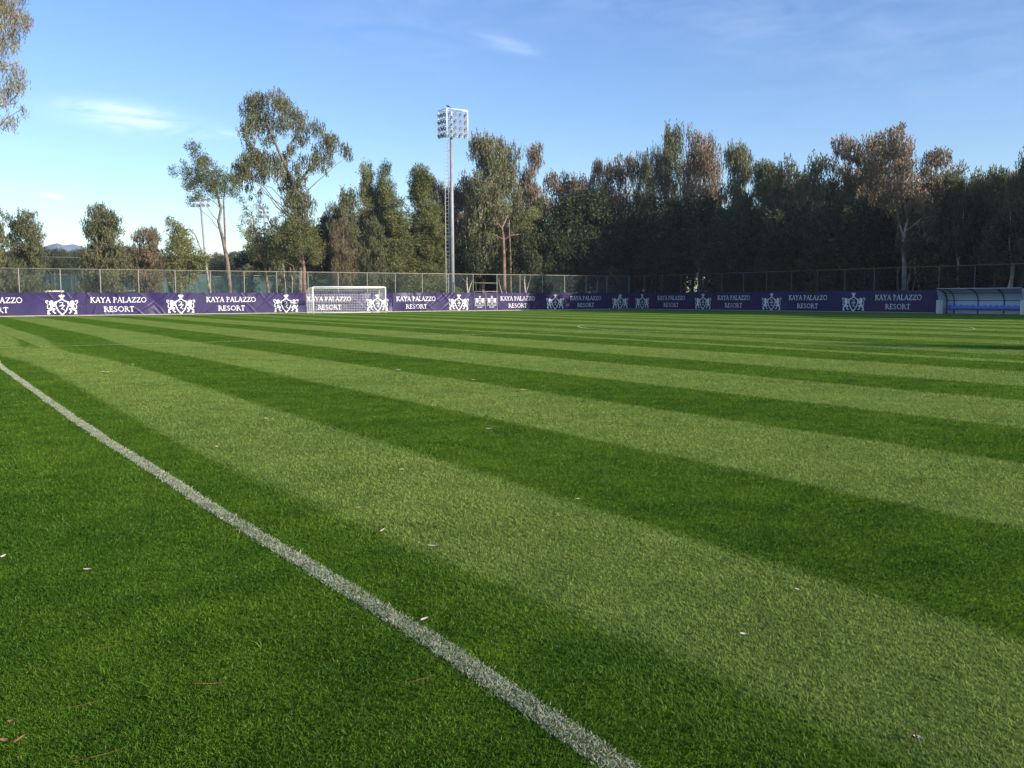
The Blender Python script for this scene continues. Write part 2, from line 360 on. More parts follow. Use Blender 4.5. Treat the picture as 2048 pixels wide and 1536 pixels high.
# ------------------------------------------------------------------ pitch lines
def strip_noise_mat(name, c1, c2, lo, hi, alpha_lo=None):
    m_ = bpy.data.materials.new(name); m_.use_nodes = True; t = m_.node_tree; b = t.nodes['Principled BSDF']
    g_ = t.nodes.new('ShaderNodeNewGeometry'); n_ = t.nodes.new('ShaderNodeTexNoise'); n_.inputs['Scale'].default_value = 30; n_.inputs['Detail'].default_value = 5; n_.inputs['Roughness'].default_value = .7
    t.links.new(g_.outputs['Position'], n_.inputs['Vector']); r_ = t.nodes.new('ShaderNodeValToRGB'); r_.color_ramp.elements[0].position = lo; r_.color_ramp.elements[1].position = hi
    r_.color_ramp.elements[0].color = (*c1, 1); r_.color_ramp.elements[1].color = (*c2, 1); t.links.new(n_.outputs['Fac'], r_.inputs[0]); t.links.new(r_.outputs[0], b.inputs['Base Color']); b.inputs['Roughness'].default_value = .9
    return m_
M_line = strip_noise_mat('line_paint', (.16, .24, .11), (.52, .56, .45), .38, .62)
M_faint = strip_noise_mat('worn_line_paint', (.17, .27, .09), (.40, .47, .30), .4, .68)
M_circ = strip_noise_mat('circle_paint', (.18, .27, .09), (.46, .52, .36), .38, .66)
LP = [on_g(*q) for q in [(0, 732), (130, 825), (210, 880), (290, 930), (345, 963), (400, 1003), (500, 1062), (600, 1122), (700, 1184), (780, 1233), (860, 1281), (960, 1348), (1060, 1414), (1235, 1536)]]
LP = [Vector((0, 0, 0)), Vector((0, -30, 0)), Vector((0, -52, 0))] + LP + [LP[-1] + (LP[-1] - LP[-3]).normalized() * 4]
LP = [Vector((p.x, p.y, 0)) for p in LP]
def ribbon(pts, hw, z=.004, closed=False, jitter=0):
    V_, Q_ = [], []
    n_ = len(pts)
    for i, p in enumerate(pts):
        a = pts[(i - 1) % n_ if closed else max(i - 1, 0)]; b = pts[(i + 1) % n_ if closed else min(i + 1, n_ - 1)]
        d = (b - a).normalized(); nn_ = Vector((-d.y, d.x, 0))
        w1, w2 = hw * (1 + random.uniform(-jitter, jitter)), hw * (1 + random.uniform(-jitter, jitter))
        V_ += [tuple(p + nn_ * w1 + Vector((0, 0, z))), tuple(p - nn_ * w2 + Vector((0, 0, z)))]
    for i in range(n_ if closed else n_ - 1):
        j = (i + 1) % n_; Q_.append([2 * i, 2 * j, 2 * j + 1, 2 * i + 1])
    return V_, Q_
def densify(pts, step=.15):
    out = []
    for a, b in zip(pts[:-1], pts[1:]):
        k_ = max(1, int((b - a).length / step)); out += [a.lerp(b, i / k_) for i in range(k_)]
    return out + [pts[-1]]
near = [p for p in densify(LP) if p.y < -40]
tl = densify([p for p in LP], .2)
V_, Q_ = ribbon(tl, .045, .004, jitter=.18)
tl_o = tag(link('touch_line', mesh_np('touch_line', V_, Q_, M_line)), kind='structure')
# painted blades standing in the line
nb = 110000
pts = np.array([[p.x, p.y] for p in LP]); seg = pts[1:] - pts[:-1]; sl = np.hypot(seg[:, 0], seg[:, 1])
dcam = rng.uniform(0, 1, nb); yy = CY + .8 + (dcam ** 2.0) * 40
xx = np.interp(yy, pts[::-1, 1], pts[::-1, 0])
off = rng.normal(0, .010, nb) + rng.uniform(-.046, .046, nb)
PP = np.stack([xx + off, yy], 1); kk = np.maximum((yy - CY) / 3.5, 1)
cov = .5 + .28 * np.sin(yy * 7.3 + np.sin(yy * 2.9) * 2) * np.sin(yy * 3.1 + 1) + .22 * np.sin(yy * 17 + off * 40)
keep = rng.uniform(0, 1, nb) < .62 + .55 * cov; PP, kk, cov = PP[keep], kk[keep], cov[keep]; nb = len(PP)
PP[:, 0] += .004 * np.sin(PP[:, 1] * 2.7)
V_, Q_ = blades(PP, rng.uniform(.009, .018, nb), rng.uniform(.0022, .0036, nb) * kk ** .8, .0)
painted = link('painted_blades', mesh_np('painted_blades', V_, Q_, M_wblade, attr=np.repeat(rng.uniform(0, 1, nb) * np.clip(.62 + .5 * cov, 0, 1.1), 5)), tl_o); tag(painted, kind='stuff')
GU, HV = 33.14, -51.6
def paint_blades(parent, path, nb, hw, lo, hi):
    P_ = np.array([[p.x, p.y] for p in path]); d_ = np.hypot(*(P_[1:] - P_[:-1]).T); cs = np.concatenate([[0], np.cumsum(d_)])
    u_ = rng.uniform(0, cs[-1], nb); xx_ = np.interp(u_, cs, P_[:, 0]); yy_ = np.interp(u_, cs, P_[:, 1])
    Q2 = np.stack([xx_ + rng.uniform(-hw, hw, nb), yy_ + rng.uniform(-hw, hw, nb)], 1); r3 = np.hypot(Q2[:, 0] - CX, Q2[:, 1] - CY) / 3.5
    V2, F2 = blades(Q2, rng.uniform(.008, .014, nb), rng.uniform(.002, .0035, nb) * r3 ** .85, 0)
    tag(link('painted_blades', mesh_np('painted_blades', V2, F2, M_wblade, attr=np.repeat(rng.uniform(lo, hi, nb), 5)), parent), kind='stuff')
cir = [Vector((GU + 9.15 * math.cos(a), HV + 9.15 * math.sin(a), 0)) for a in np.linspace(0, 2 * math.pi, 160, endpoint=False)]
V_, Q_ = ribbon(cir[28:150], .045, .004)      # the far right of the circle is worn away
cc = tag(link('centre_circle', mesh_np('centre_circle', V_, Q_, M_circ)), kind='structure')
paint_blades(cc, cir[62:112], 2600, .045, .1, .75)
def line(name, a, b, mt, hw=.045, z=.004):
    V_, Q_ = ribbon([Vector((*a, 0)), Vector((*b, 0))], hw, z); return tag(link(name, mesh_np(name, V_, Q_, mt)), kind='structure')
hl = line('halfway_line', (.1, HV), (66.2, HV), M_faint, .035)
paint_blades(hl, [Vector((.1, HV, 0)), Vector((24, HV, 0))], 5200, .04, .05, .55)
line('goal_line', (.1, 0), (66.28, 0), M_line, .05, .0045)
line('far_touch_line', (66.28, 0), (66.28, -103.2), M_line, .05, .008)

# fallen leaves --------------------------------------------------------
M_leafp = mat('pale_dry_leaf', (.72, .60, .50), .7, 0, .3, ((.5, .36, .25), 30, .4, .8))
M_leafb = mat('brown_dry_leaf', (.30, .17, .08), .8, 0, .2, ((.18, .09, .04), 30, .4, .8))
M_leafd = mat('dark_dry_leaf', (.05, .035, .025), .8)
def fallen(px, py, ln_, wd_, rz, mt, label, curl=.3, name='fallen_leaf', cat='leaf'):
    if cat == 'leaf': ln_ *= .68; wd_ *= .8
    c = on_g(px, py); k_ = 9; V_, Q_ = [], []
    for i in range(k_):
        t_ = i / (k_ - 1); ww = wd_ * math.sin(math.pi * (t_ * .94 + .03)) ** .8 / 2; z = .022 + curl * ln_ * (t_ - .5) ** 2 * 2
        y = ln_ * (t_ - .5); xb = (.12 if cat == 'leaf' else .03) * ln_ * math.sin(t_ * 3)
        V_ += [(xb - ww, y, z + ww * .5), (xb, y, z), (xb + ww, y, z + ww * .5)]
    for i in range(k_ - 1):
        a = 3 * i; Q_ += [[a, a + 1, a + 4, a + 3], [a + 1, a + 2, a + 5, a + 4]]
    o = link(name, mesh_np(name, V_, Q_, mt, True), loc=(c.x, c.y, 0), rz=rz)
    tag(o, label, cat, 'dry leaves and twigs lying on the turf' if cat == 'leaf' else 'pine needles lying on the turf')
LV = [(850, 1250, .075, .026, 2.0, M_leafp, 'pale curled leaf lying beside the white line near the bottom'),
      (766, 1070, .12, .02, 2.4, M_leafp, 'pale pinkish leaf on the light stripe edge above the white line'),
      (176, 1148, .07, .022, 1.1, M_leafp, 'pale pink leaf left of the line above the brown needle'),
      (8, 1122, .09, .028, 2.7, M_leafp, 'pale leaf at the left edge of the turf'),
      (41, 1495, .085, .018, 2.5, M_leafb, 'tan curled leaf at the bottom left corner'),
      (8, 1497, .06, .022, .6, M_leafb, 'brown leaf touching the bottom left edge'),
      (20, 1457, .03, .02, .6, M_leafb, 'small reddish leaf above the bottom left corner leaves'),
      (262, 1044, .04, .025, .3, M_leafb, 'small reddish brown leaf on the dark turf left of the line'),
      (805, 945, .08, .035, 1.4, M_leafp, 'pale leaf in the middle of the nearest light stripe'),
      (719, 1022, .05, .022, 1.2, M_leafp, 'small pale leaf near the lower edge of the nearest light stripe'),
      (866, 1100, .09, .018, 1.0, M_leafp, 'thin pale leaf to the right of the pinkish leaf'),
      (770, 992, .06, .02, .4, M_leafb, 'brown leaf on the light stripe below the middle pale leaf'),
      (434, 899, .10, .03, .2, M_leafp, 'pale leaf on the light stripe close to its lower edge, at the left'),
      (528, 966, .05, .03, .8, M_leafd, 'small dark leaf in the dark strip right of the white line'),
      (1488, 1280, .055, .025, .5, M_leafp, 'small orange tinted pale leaf on the wide light stripe, lower right'),
      (1836, 1490, .05, .022, .2, M_leafp, 'cream leaf beside a dark bit near the bottom right corner'),
      (1828, 1489, .04, .03, 1.2, M_leafd, 'dark crumpled leaf beside the cream leaf near the bottom right'),
      (1722, 1031, .09, .04, 2.4, M_leafd, 'black curled leaf on the dark stripe at the right'),
      (1657, 900, .14, .03, 2.6, M_leafd, 'dark twig like leaf on the light stripe at the right'),
      (1596, 1189, .05, .018, .1, M_leafp, 'thin upright pale leaf on the light stripe, right of centre'),
      (1157, 1005, .05, .03, .7, M_leafp, 'tiny pink tinted leaf on the dark stripe near the middle'),
      (978, 862, .12, .035, 1.2, M_leafp, 'pale leaf on the dark stripe just left of centre'),
      (1048, 784, .16, .07, .9, M_leafp, 'bright pale leaf on the second light stripe near the middle'),
      (948, 763, .18, .05, .6, M_leafp, 'pale leaf behind the bright one on the second light stripe'),
      (533, 842, .12, .05, .4, M_leafp, 'pale leaf near the top edge of the nearest light stripe'),
      (266, 732, .2, .08, .2, M_leafp, 'pale leaf on the dark stripe below the goal banners at the left'),
      (208, 747, .2, .08, 1.2, M_leafp, 'left one of two pale leaves where the nearest light stripe begins'),
      (217, 748, .2, .07, .2, M_leafp, 'right one of two pale leaves where the nearest light stripe begins'),
      (798, 743, .2, .08, .4, M_leafp, 'pinkish leaf on the light stripe below the goal')]
for a in LV: fallen(*a)
for a in [(100, 1183, .19, .003, 1.6, 'long brown pine needle lying level left of the line'), (206, 1308, .2, .003, 2.0, 'brown pine needle above the largest tuft'),
          (172, 1422, .22, .003, 1.9, 'pine needle lying below the largest tuft'), (205, 1525, .2, .003, 1.95, 'bottommost pine needle, cut by the lower edge'),
          (840, 1372, .16, .003, 2.0, 'pine needle lying right below the pale curled leaf'), (733, 1161, .1, .003, 2.1, 'pale needle just right of the white line'),
          (420, 1380, .13, .006, .2, 'reddish upright twig in the turf at the lower left')]:
    fallen(a[0], a[1], a[2], a[3], 1.05 if a[4] < 1.7 else a[4] * .5 + .65, M_leafb, a[5], .1, 'pine_needle', 'pine needle')

# ------------------------------------------------------------------ banners
M_pur = mat('purple_vinyl', (.024, .015, .078), .4, 0, .2, ((.033, .021, .100), 1.2, .35, .65))
M_pur2 = mat('plum_vinyl', (.040, .017, .070), .45, 0, .2, ((.05, .026, .09), 1.2, .35, .65))
M_print = mat('white_print', (.78, .78, .78), .45, 0, .5)
def wrk(x, z, seed, amp):
    """folds of hung vinyl; x along, z up, returns offset out of the plane"""
    rs = np.random.default_rng(seed); y = np.zeros_like(x)
    L_ = 10.0
    for _ in range(24):       # diagonal tension folds from the tie points
        x0 = rs.uniform(0, L_); sl_ = rs.choice([-1, 1]) * rs.uniform(.15, 1.1); w_ = rs.uniform(.03, .085); a = rs.uniform(.2, 1) * amp * .8
        up_ = rs.random() < .65; zz = (1.97 - z) if up_ else z
        d = (x - x0 - sl_ * zz - .25 * zz ** 2 * np.sign(sl_)); fade = np.exp(-(zz / rs.uniform(.5, 1.4)) ** 2)
        y += a * np.exp(-(d / w_) ** 2) * fade
    for _ in range(4):        # broad billows
        x0 = rs.uniform(0, L_); y += amp * rs.uniform(-.9, .9) * np.exp(-((x - x0) / rs.uniform(.4, 1.2)) ** 2) * np.sin(np.pi * np.clip(z / 1.97, 0, 1))
    return y
def cap(X, Z, x0, z0, x1, z1, w_):
    dx, dz = x1 - x0, z1 - z0; l2 = dx * dx + dz * dz + 1e-12
    t_ = np.clip(((X - x0) * dx + (Z - z0) * dz) / l2, 0, 1)
    return np.hypot(X - x0 - t_ * dx, Z - z0 - t_ * dz) < w_ / 2
def arc(cx, cz, rx, rz, a0, a1, n_=10): return [(cx + rx * math.cos(R(a)), cz + rz * math.sin(R(a))) for a in np.linspace(a0, a1, n_)]
T, H_, sf = .17, .10, .10
def serif(x, z, hw=.14): return [([(x - hw, z), (x + hw, z)], sf)]
GL = {
 'K': (.80, [([(.16, 0), (.16, 1)], T), ([(.16, .48), (.66, 1)], H_), ([(.3, .58), (.76, 0)], T)] + serif(.16, .03) + serif(.16, .97) + serif(.66, .97, .12)),
 'A': (.86, [([(.10, 0), (.43, 1)], H_), ([(.43, 1), (.76, 0)], T), ([(.22, .34), (.64, .34)], H_)] + serif(.10, .03, .1) + serif(.76, .03, .12)),
 'Y': (.80, [([(.08, 1), (.4, .5)], T), ([(.72, 1), (.4, .5)], H_), ([(.4, .5), (.4, 0)], T)] + serif(.4, .03) + serif(.08, .97, .12) + serif(.72, .97, .1)),
 'P': (.66, [([(.16, 0), (.16, 1)], T), ([(.16, .95)] + arc(.3, .73, .27, .22, 90, -90) + [(.16, .5)], .1)] + serif(.16, .03) + serif(.12, .97, .1)),
 'L': (.66, [([(.16, 0), (.16, 1)], T), ([(.16, .04), (.62, .04), (.64, .2)], sf)] + serif(.16, .97)),
 'Z': (.78, [([(.1, .8), (.12, .96), (.7, .96)], sf), ([(.68, .96), (.1, .04)], T), ([(.1, .04), (.72, .04), (.74, .22)], sf)]),
 'O': (1.0, [(arc(.5, .5, .4, .46, 0, 360, 24), .13)]),
 'R': (.80, [([(.16, 0), (.16, 1)], T), ([(.16, .95)] + arc(.3, .74, .25, .21, 90, -90) + [(.16, .53)], .1), ([(.36, .52), (.78, 0)], T)] + serif(.16, .03) + serif(.12, .97, .1)),
 'E': (.66, [([(.16, 0), (.16, 1)], T), ([(.16, .96), (.56, .96), (.57, .84)], sf), ([(.16, .52), (.5, .52)], sf), ([(.16, .04), (.58, .04), (.6, .18)], sf)]),
 'S': (.62, [(arc(.32, .74, .2, .22, 40, 180, 9) + arc(.32, .74, .2, .22, 180, 250, 5) + arc(.3, .26, .22, .24, 70, -90, 9) + arc(.3, .26, .22, .24, -90, -150, 5), .12)]),
 'T': (.74, [([(.37, 0), (.37, 1)], T), ([(.06, .84), (.08, .96), (.66, .96), (.68, .84)], sf)] + serif(.37, .03)),
 ' ': (.36, [])}
def text_shapes(s, cx, z0, hgt, width):
    tot = sum(GL[c][0] for c in s) + .05 * (len(s) - 1); kx = width / tot; x = cx - width / 2; out = []
    for c in s:
        for pts_, w_ in GL[c][1]: out.append(([(x + px * kx, z0 + pz * hgt) for px, pz in pts_], w_ * hgt * .86))
        x += (GL[c][0] + .05) * kx
    return out
def crest_shapes(cx, k=1.0, z0=0):
    c = lambda px, py: ((px - 1107) / 446, (1020 - py) / 386)
    sh = []
    sym = [([(1107, 455), (1010, 530), (870, 572), (905, 720), (975, 860), (1050, 935), (1107, 985)], .105),
           ([(1107, 470), (960, 548), (890, 580)], .09)]
    sym += [([(1107, 435), (1005, 365)], .05), ([(1107, 435), (1048, 335)], .06), ([(1065, 425), (1107, 425)], .07), ([(1050, 400), (1020, 350)], .05)]
    lion = [([(735, 565), (750, 560)], .30), ([(770, 535), (800, 550)], .10), ([(735, 600), (760, 700)], .28), ([(750, 700), (715, 800)], .25), ([(800, 585), (815, 600)], .07),
            ([(770, 640), (860, 625), (905, 610)], .12), ([(780, 700), (850, 690), (905, 700)], .10), ([(690, 820), (625, 855), (630, 930), (665, 945)], .14), ([(625, 940), (610, 955)], .1),
            ([(740, 780), (850, 795), (790, 865), (840, 925), (870, 925)], .115), ([(680, 800), (615, 765), (605, 690), (640, 650), (590, 610), (552, 565), (565, 515), (620, 512), (640, 550), (600, 565)], .055),
            ([(610, 770), (600, 700)], .08), ([(700, 540), (690, 620)], .1), ([(690, 640), (700, 660)], .08)]
    for pts_, w_ in sym + lion:
        q = [c(*p) for p in pts_]; sh.append((q, w_)); sh.append(([(-x, z) for x, z in q], w_))
    sh.append(([c(1107, 430), c(1107, 318)], .06))
    sh += [([c(1030, 590), c(1070, 570), c(1150, 590), c(1110, 640), c(1040, 700)], .05), ([c(1010, 700), c(1060, 690), c(1200, 680), c(1130, 740), c(1080, 790)], .055),
           ([c(1075, 790), c(1130, 795), c(1190, 835)], .06), ([c(1150, 640), c(1100, 700)], .04)]
    return [([(cx + x * k, z0 + z * k) for x, z in q], w_ * k * .84) for q, w_ in sh]
def print_mesh(name, shapes, seed, amp, cell=.016):
    """rasters a printed motif into small cells that follow the folds of the cloth"""
    xs = [p[0] for q, _ in shapes for p in q]; zs = [p[1] for q, _ in shapes for p in q]
    x0, x1, z0, z1 = min(xs) - .1, max(xs) + .1, min(zs) - .1, max(zs) + .1
    nx, nz_ = int((x1 - x0) / cell), int((z1 - z0) / cell)
    X, Z = np.meshgrid(x0 + (np.arange(nx) + .5) * cell, z0 + (np.arange(nz_) + .5) * cell); Mk = np.zeros_like(X, dtype=bool)
    for q, w_ in shapes:
        for a, b in zip(q[:-1], q[1:]):
            lx, hx = min(a[0], b[0]) - w_, max(a[0], b[0]) + w_; i0, i1 = max(0, int((lx - x0) / cell)), min(nx, int((hx - x0) / cell) + 2)
            if i1 > i0: Mk[:, i0:i1] |= cap(X[:, i0:i1], Z[:, i0:i1], *a, *b, w_)
    V_, Q_ = [], []
    for j in range(nz_):
        row = Mk[j]; i = 0
        while i < nx:
            if row[i]:
                i2 = i
                while i2 < nx and row[i2] and i2 - i < 5: i2 += 1
                b = len(V_); za, zb = z0 + j * cell, z0 + (j + 1) * cell; xa, xb = x0 + i * cell, x0 + i2 * cell
                V_ += [(xa, 0, za), (xb, 0, za), (xb, 0, zb), (xa, 0, zb)]; Q_.append([b, b + 1, b + 2, b + 3]); i = i2
            else: i += 1
    V_ = np.array(V_); V_[:, 1] = -wrk(V_[:, 0], V_[:, 2], seed, amp) - .012
    return mesh_np(name, V_, Q_, M_print)
def make_banner(x0, x1, loc, rz, seed, amp, label, motifs, mt=M_pur, group='purple banners along the pitch fence', ztop=1.97, name='banner'):
    """local x along the fence, -y faces the pitch; x runs from x0 to x1 in the banner's own coordinates"""
    root = empty(name, loc, rz)
    tag(root, label, 'banner', group)
    nx, nz_ = int((x1 - x0) / .07), 28
    X, Z = np.meshgrid(np.linspace(x0, x1, nx + 1), np.linspace(.04, ztop, nz_ + 1))
    Y = -wrk(X, Z, seed, amp); sag = .02 * np.sin(X * 3.9 + seed) * (Z > ztop - .02) + .03 * np.abs(np.sin(X * .98)) * (Z < .05)
    V_ = np.stack([X, Y, Z + sag], -1).reshape(-1, 3); i = np.arange((nx + 1) * (nz_ + 1)).reshape(nz_ + 1, nx + 1)
    Q_ = np.stack([i[:-1, :-1], i[:-1, 1:], i[1:, 1:], i[1:, :-1]], -1).reshape(-1, 4)
    link('cloth', mesh_np('cloth', V_, Q_, mt, True), root)
    for kind, cx, kk_ in motifs:
        if kind == 'text':
            link('lettering', print_mesh('lettering', text_shapes('KAYA PALAZZO', cx, 1.12, .45, 4.62) + text_shapes('RESORT', cx, .32, .44, 2.5), seed, amp), root)
        elif kind == 'crest': link('crest', print_mesh('crest', crest_shapes(cx), seed, amp), root)
        elif kind == 'small':
            link('crest', print_mesh('crest', crest_shapes(cx, .5, .72), seed, amp, .012), root)
            link('lettering', print_mesh('lettering', text_shapes('KAYA PALAZZO', cx, .55, .14, 1.25) + text_shapes('RESORT', cx, .33, .13, .62), seed, amp, .012), root)
    return root
BY = FY - .10
for i, (a, b, mo, lb) in enumerate([
    (.0, 10.49, [('text', 3.3, 1), ('crest', 8.6, 1)], 'leftmost purple banner, its name cut by the left edge, deeply creased beside the crest'),
    (10.49, 20.22, [('text', 2.66, 1), ('crest', 7.94, 1)], 'second purple banner from the left with the first complete name on it'),
    (20.22, 30.31, [('text', 2.8, 1), ('crest', 8.08, 1)], 'third purple banner from the left, ending just before the goal'),
    (30.31, 39.65, [('text', 2.44, 1), ('crest', 7.64, 1)], 'purple banner behind the goal net'),
    (39.65, 49.38, [('text', 2.75, 1), ('crest', 7.9, 1)], 'purple banner between the goal and the gate')]):
    make_banner(0.02, b - a - .02, (a, BY, 0), 0, 11 + i, .085 if i < 3 else .12, lb, mo)
make_banner(.02, 9.66, (52.53, BY, 0), 0, 31, .08, 'purple banner just right of the gate, half in shade', [('text', 2.67, 1), ('crest', 7.86, 1)])
make_banner(.02, 9.3, (62.2, BY, 0), 0, 32, .022, 'shaded purple banner left of the fence corner, behind the corner flag', [('text', 2.65, 1), ('crest', 7.9, 1)])
BXR = RX - .10     # right fence: local x runs towards -y
def rb(ya, yb, seed, label, mo, mt=M_pur): make_banner(.02, (ya - yb) - .02, (BXR, ya, 0), R(-90), seed, .018, label, mo, mt)
rb(4.2, -.6, 41, 'short purple banner with only a crest, just right of the fence corner', [('crest', 2.4, 1)])
rb(-.6, -10.2, 42, 'first full purple banner right of the fence corner', [('text', 2.66, 1), ('crest', 7.8, 1)])
rb(-10.2, -20.0, 43, 'second full purple banner right of the fence corner', [('text', 2.76, 1), ('crest', 7.97, 1)])
rb(-20.0, -29.95, 44, 'third full purple banner right of the fence corner', [('text', 2.7, 1), ('crest', 7.95, 1)])
rb(-29.95, -36.3, 45, 'plum coloured banner with only the name, beside the dugout', [('text', 2.63, 1)], M_pur2)

# ------------------------------------------------------------------ fences
def wire_mesh(x0, x1, z0, z1, pitch=.16, r_=.0045):
    """diagonal chain link wires as thin real strips with three sides"""
    V_, Q_ = [], []
    H = z1 - z0; c = x0 - H
    segs = []
    while c < x1:
        for sgn in (1, -1):
            if sgn == 1: a, b = (c, z0), (c + H, z1)
            else: a, b = (c + H, z0), (c, z1)
            (ax, az), (bx, bz) = a, b
            def clip(ax, az, bx, bz):
                t0, t1 = 0, 1; d = bx - ax
                for lim, sg in ((x0, 1), (x1, -1)):
                    ta = (lim - ax) / d
                    if (d > 0) == (sg == 1): t0 = max(t0, ta)
                    else: t1 = min(t1, ta)
                return (ax + d * t0, az + (bz - az) * t0, ax + d * t1, az + (bz - az) * t1) if t1 > t0 else None
            q = clip(ax, az, bx, bz)
            if q: segs.append(q)
        c += pitch
    s_ = np.array(segs); n_ = len(s_); d = s_[:, 2:] - s_[:, :2]; d /= np.hypot(d[:, 0], d[:, 1])[:, None]
    A = np.stack([s_[:, 0], np.zeros(n_), s_[:, 1]], 1); B = np.stack([s_[:, 2], np.zeros(n_), s_[:, 3]], 1)
    nrm = np.stack([-d[:, 1], np.zeros(n_), d[:, 0]], 1)
    offs = [nrm * r_, -nrm * r_ * .5 + np.array([0, r_, 0]), -nrm * r_ * .5 - np.array([0, r_, 0])]
    V_ = np.stack([A + o for o in offs] + [B + o for o in offs], 1).reshape(-1, 3)
    b = np.arange(n_)[:, None] * 6
    Q_ = np.concatenate([b + np.array([0, 1, 4, 3]), b + np.array([1, 2, 5, 4]), b + np.array([2, 0, 3, 5])])
    return V_, Q_
def fence(loc, rz, length, posts, label, hgt=4.0, z0=1.9, pr=.038, railz=None, name='mesh_fence', wire=True, group=None, pm=M_post, mesh_gaps=(), pitch=.16, wm=None):
    wm = wm or M_wire
    root = empty(name, loc, rz); tag(root, label, 'fence', group)
    pb = MB(); pb.tube([(0, 0, 0), (0, 0, hgt)], pr, 8); pme = pb.mesh('post', pm, True)
    for x in posts: link('post', pme, root, (x, 0, 0))
    for z in (railz or [hgt]):
        rb_ = MB(); rb_.tube([(posts[0], 0, z), (posts[-1], 0, z)], pr * .85, 8); rb_.build('rail', pm, root, smooth=True)
    if wire:
        segs = []; a = posts[0]
        for (ga, gb) in mesh_gaps: segs.append((a, ga)); a = gb
        segs.append((a, posts[-1]))
        for a, b in segs:
            V_, Q_ = wire_mesh(a, b, z0, hgt, pitch); link('chain_link', mesh_np('chain_link', V_, Q_, wm), root)
    return root
posts = [-.85 + 3.145 * i for i in range(16)] + [49.42, 52.49, 55.56, 58.67, 61.8, 64.96, 68.1, RX]
fence((0, FY, 0), 0, 73, posts, 'tall wire mesh fence with steel posts behind the goal, carrying the purple banners', mesh_gaps=[(49.42, 52.49)])
fence((RX, FY, 0), R(-90), 60, [0.05] + [2.81 + 3.16 * i for i in range(18)], 'tall wire mesh fence along the right side behind the dugout', railz=[3.98], pr=.026, pm=M_postd, wm=M_wired)
k_ = MB(); k_.box((-3.5, FY - .32, 0), (RX - .3, FY - .16, .055)); tag(k_.build('kerb_far', M_kerb), kind='structure')
k_ = MB(); k_.box((RX - .32, -36.2, 0), (RX - .18, FY - .33, .05)); tag(k_.build('kerb_right', M_kerb), kind='structure')

# gate between the posts at 49.2 and 52.34
gt = empty('fence_gate', (49.40, BY, 0)); tag(gt, 'double gate in the fence under a cross bar, right of the floodlight mast', 'gate')
b = MB()
for z in (2.12, 3.05): b.tube([(.03, 0, z), (3.11, 0, z)], .03, 8)
b.build('cross_bar', M_post, gt, smooth=True)
for (xa, xb) in ((.06, 1.53), (1.61, 3.08)):
    b = MB(); b.tube([(xa, 0, .06), (xa, 0, 2.05), (xb, 0, 2.05), (xb, 0, .06), (xa, 0, .06)], .028, 8); b.build('gate_leaf', M_post, gt, smooth=True)
make_banner(.04, 1.42, (49.45, BY - .04, 0), 0, 51, .03, 'small purple banner on the left leaf of the gate', [('small', .74, 1)], group='small banners on the gate leaves', ztop=1.93)
make_banner(.04, 1.42, (51.0, BY - .04, 0), 0, 52, .03, 'small purple banner on the right leaf of the gate', [('small', .74, 1)], group='small banners on the gate leaves', ztop=1.96)

# ------------------------------------------------------------------ goal
go = empty('football_goal', (GU, 0, 0)); tag(go, 'white full size football goal with net in front of the far banners', 'football goal')
gw, gh, gd = 3.66, 2.44, 1.55
for sx in (-1, 1):
    b = MB(); b.tube([(sx * (gw + .06), 0, 0), (sx * (gw + .06), 0, gh + .06)], .06, 12); b.build('goal_post', M_white, go, smooth=True)
    b = MB(); b.tube([(sx * (gw + .06), .05, gh + .02), (sx * (gw + .1), gd * .7, gh - .02), (sx * (gw + .1), gd, gh - .25), (sx * (gw + .1), gd, 0)], .028, 8); b.build('net_support', M_white, go, smooth=True)
b = MB(); b.tube([(-gw, 0, gh + .06), (gw, 0, gh + .06)], .06, 12); b.build('crossbar', M_white, go, smooth=True)
b = MB(); b.tube([(-gw - .1, gd, .03), (gw + .1, gd, .03)], .025, 6); b.build('ground_bar', M_white, go, smooth=True)
nb_ = MB(); q = .17; cr_ = .0065
def prof(t_):  # net profile from the crossbar back and down
    pts_ = [(0, gh), (gd * .7, gh - .04), (gd, gh - .28), (gd, .03)]
    ls = [math.dist(a, b) for a, b in zip(pts_[:-1], pts_[1:])]; s_ = t_ * sum(ls)
    for (a, b), l in zip(zip(pts_[:-1], pts_[1:]), ls):
        if s_ <= l + 1e-9: return (a[0] + (b[0] - a[0]) * s_ / l, a[1] + (b[1] - a[1]) * s_ / l)
        s_ -= l
    return pts_[-1]
for i in range(int(2 * gw / q) + 1):
    x = -gw + i * q; nb_.tube([(x, *prof(t_)) for t_ in np.linspace(0, 1, 9)], cr_, 3, False)
for j in range(1, 23):
    y, z = prof(j / 23); nb_.tube([(-gw - .06, y, z - .01), (0, y + .03, z - .03), (gw + .06, y, z - .01)], cr_, 3, False)
for sx in (-1, 1):
    X_ = sx * (gw + .07); i = 1
    while i * q < gd: y = i * q; nb_.tube([(X_, y, .02), (X_, y, gh - .04 - (max(0, y - gd * .7)) * .5)], cr_, 3, False); i += 1
    i = 1
    while i * q < gh - .1: nb_.tube([(X_, 0, i * q), (X_, gd, i * q)], cr_, 3, False); i += 1
nb_.build('net', M_net, go)

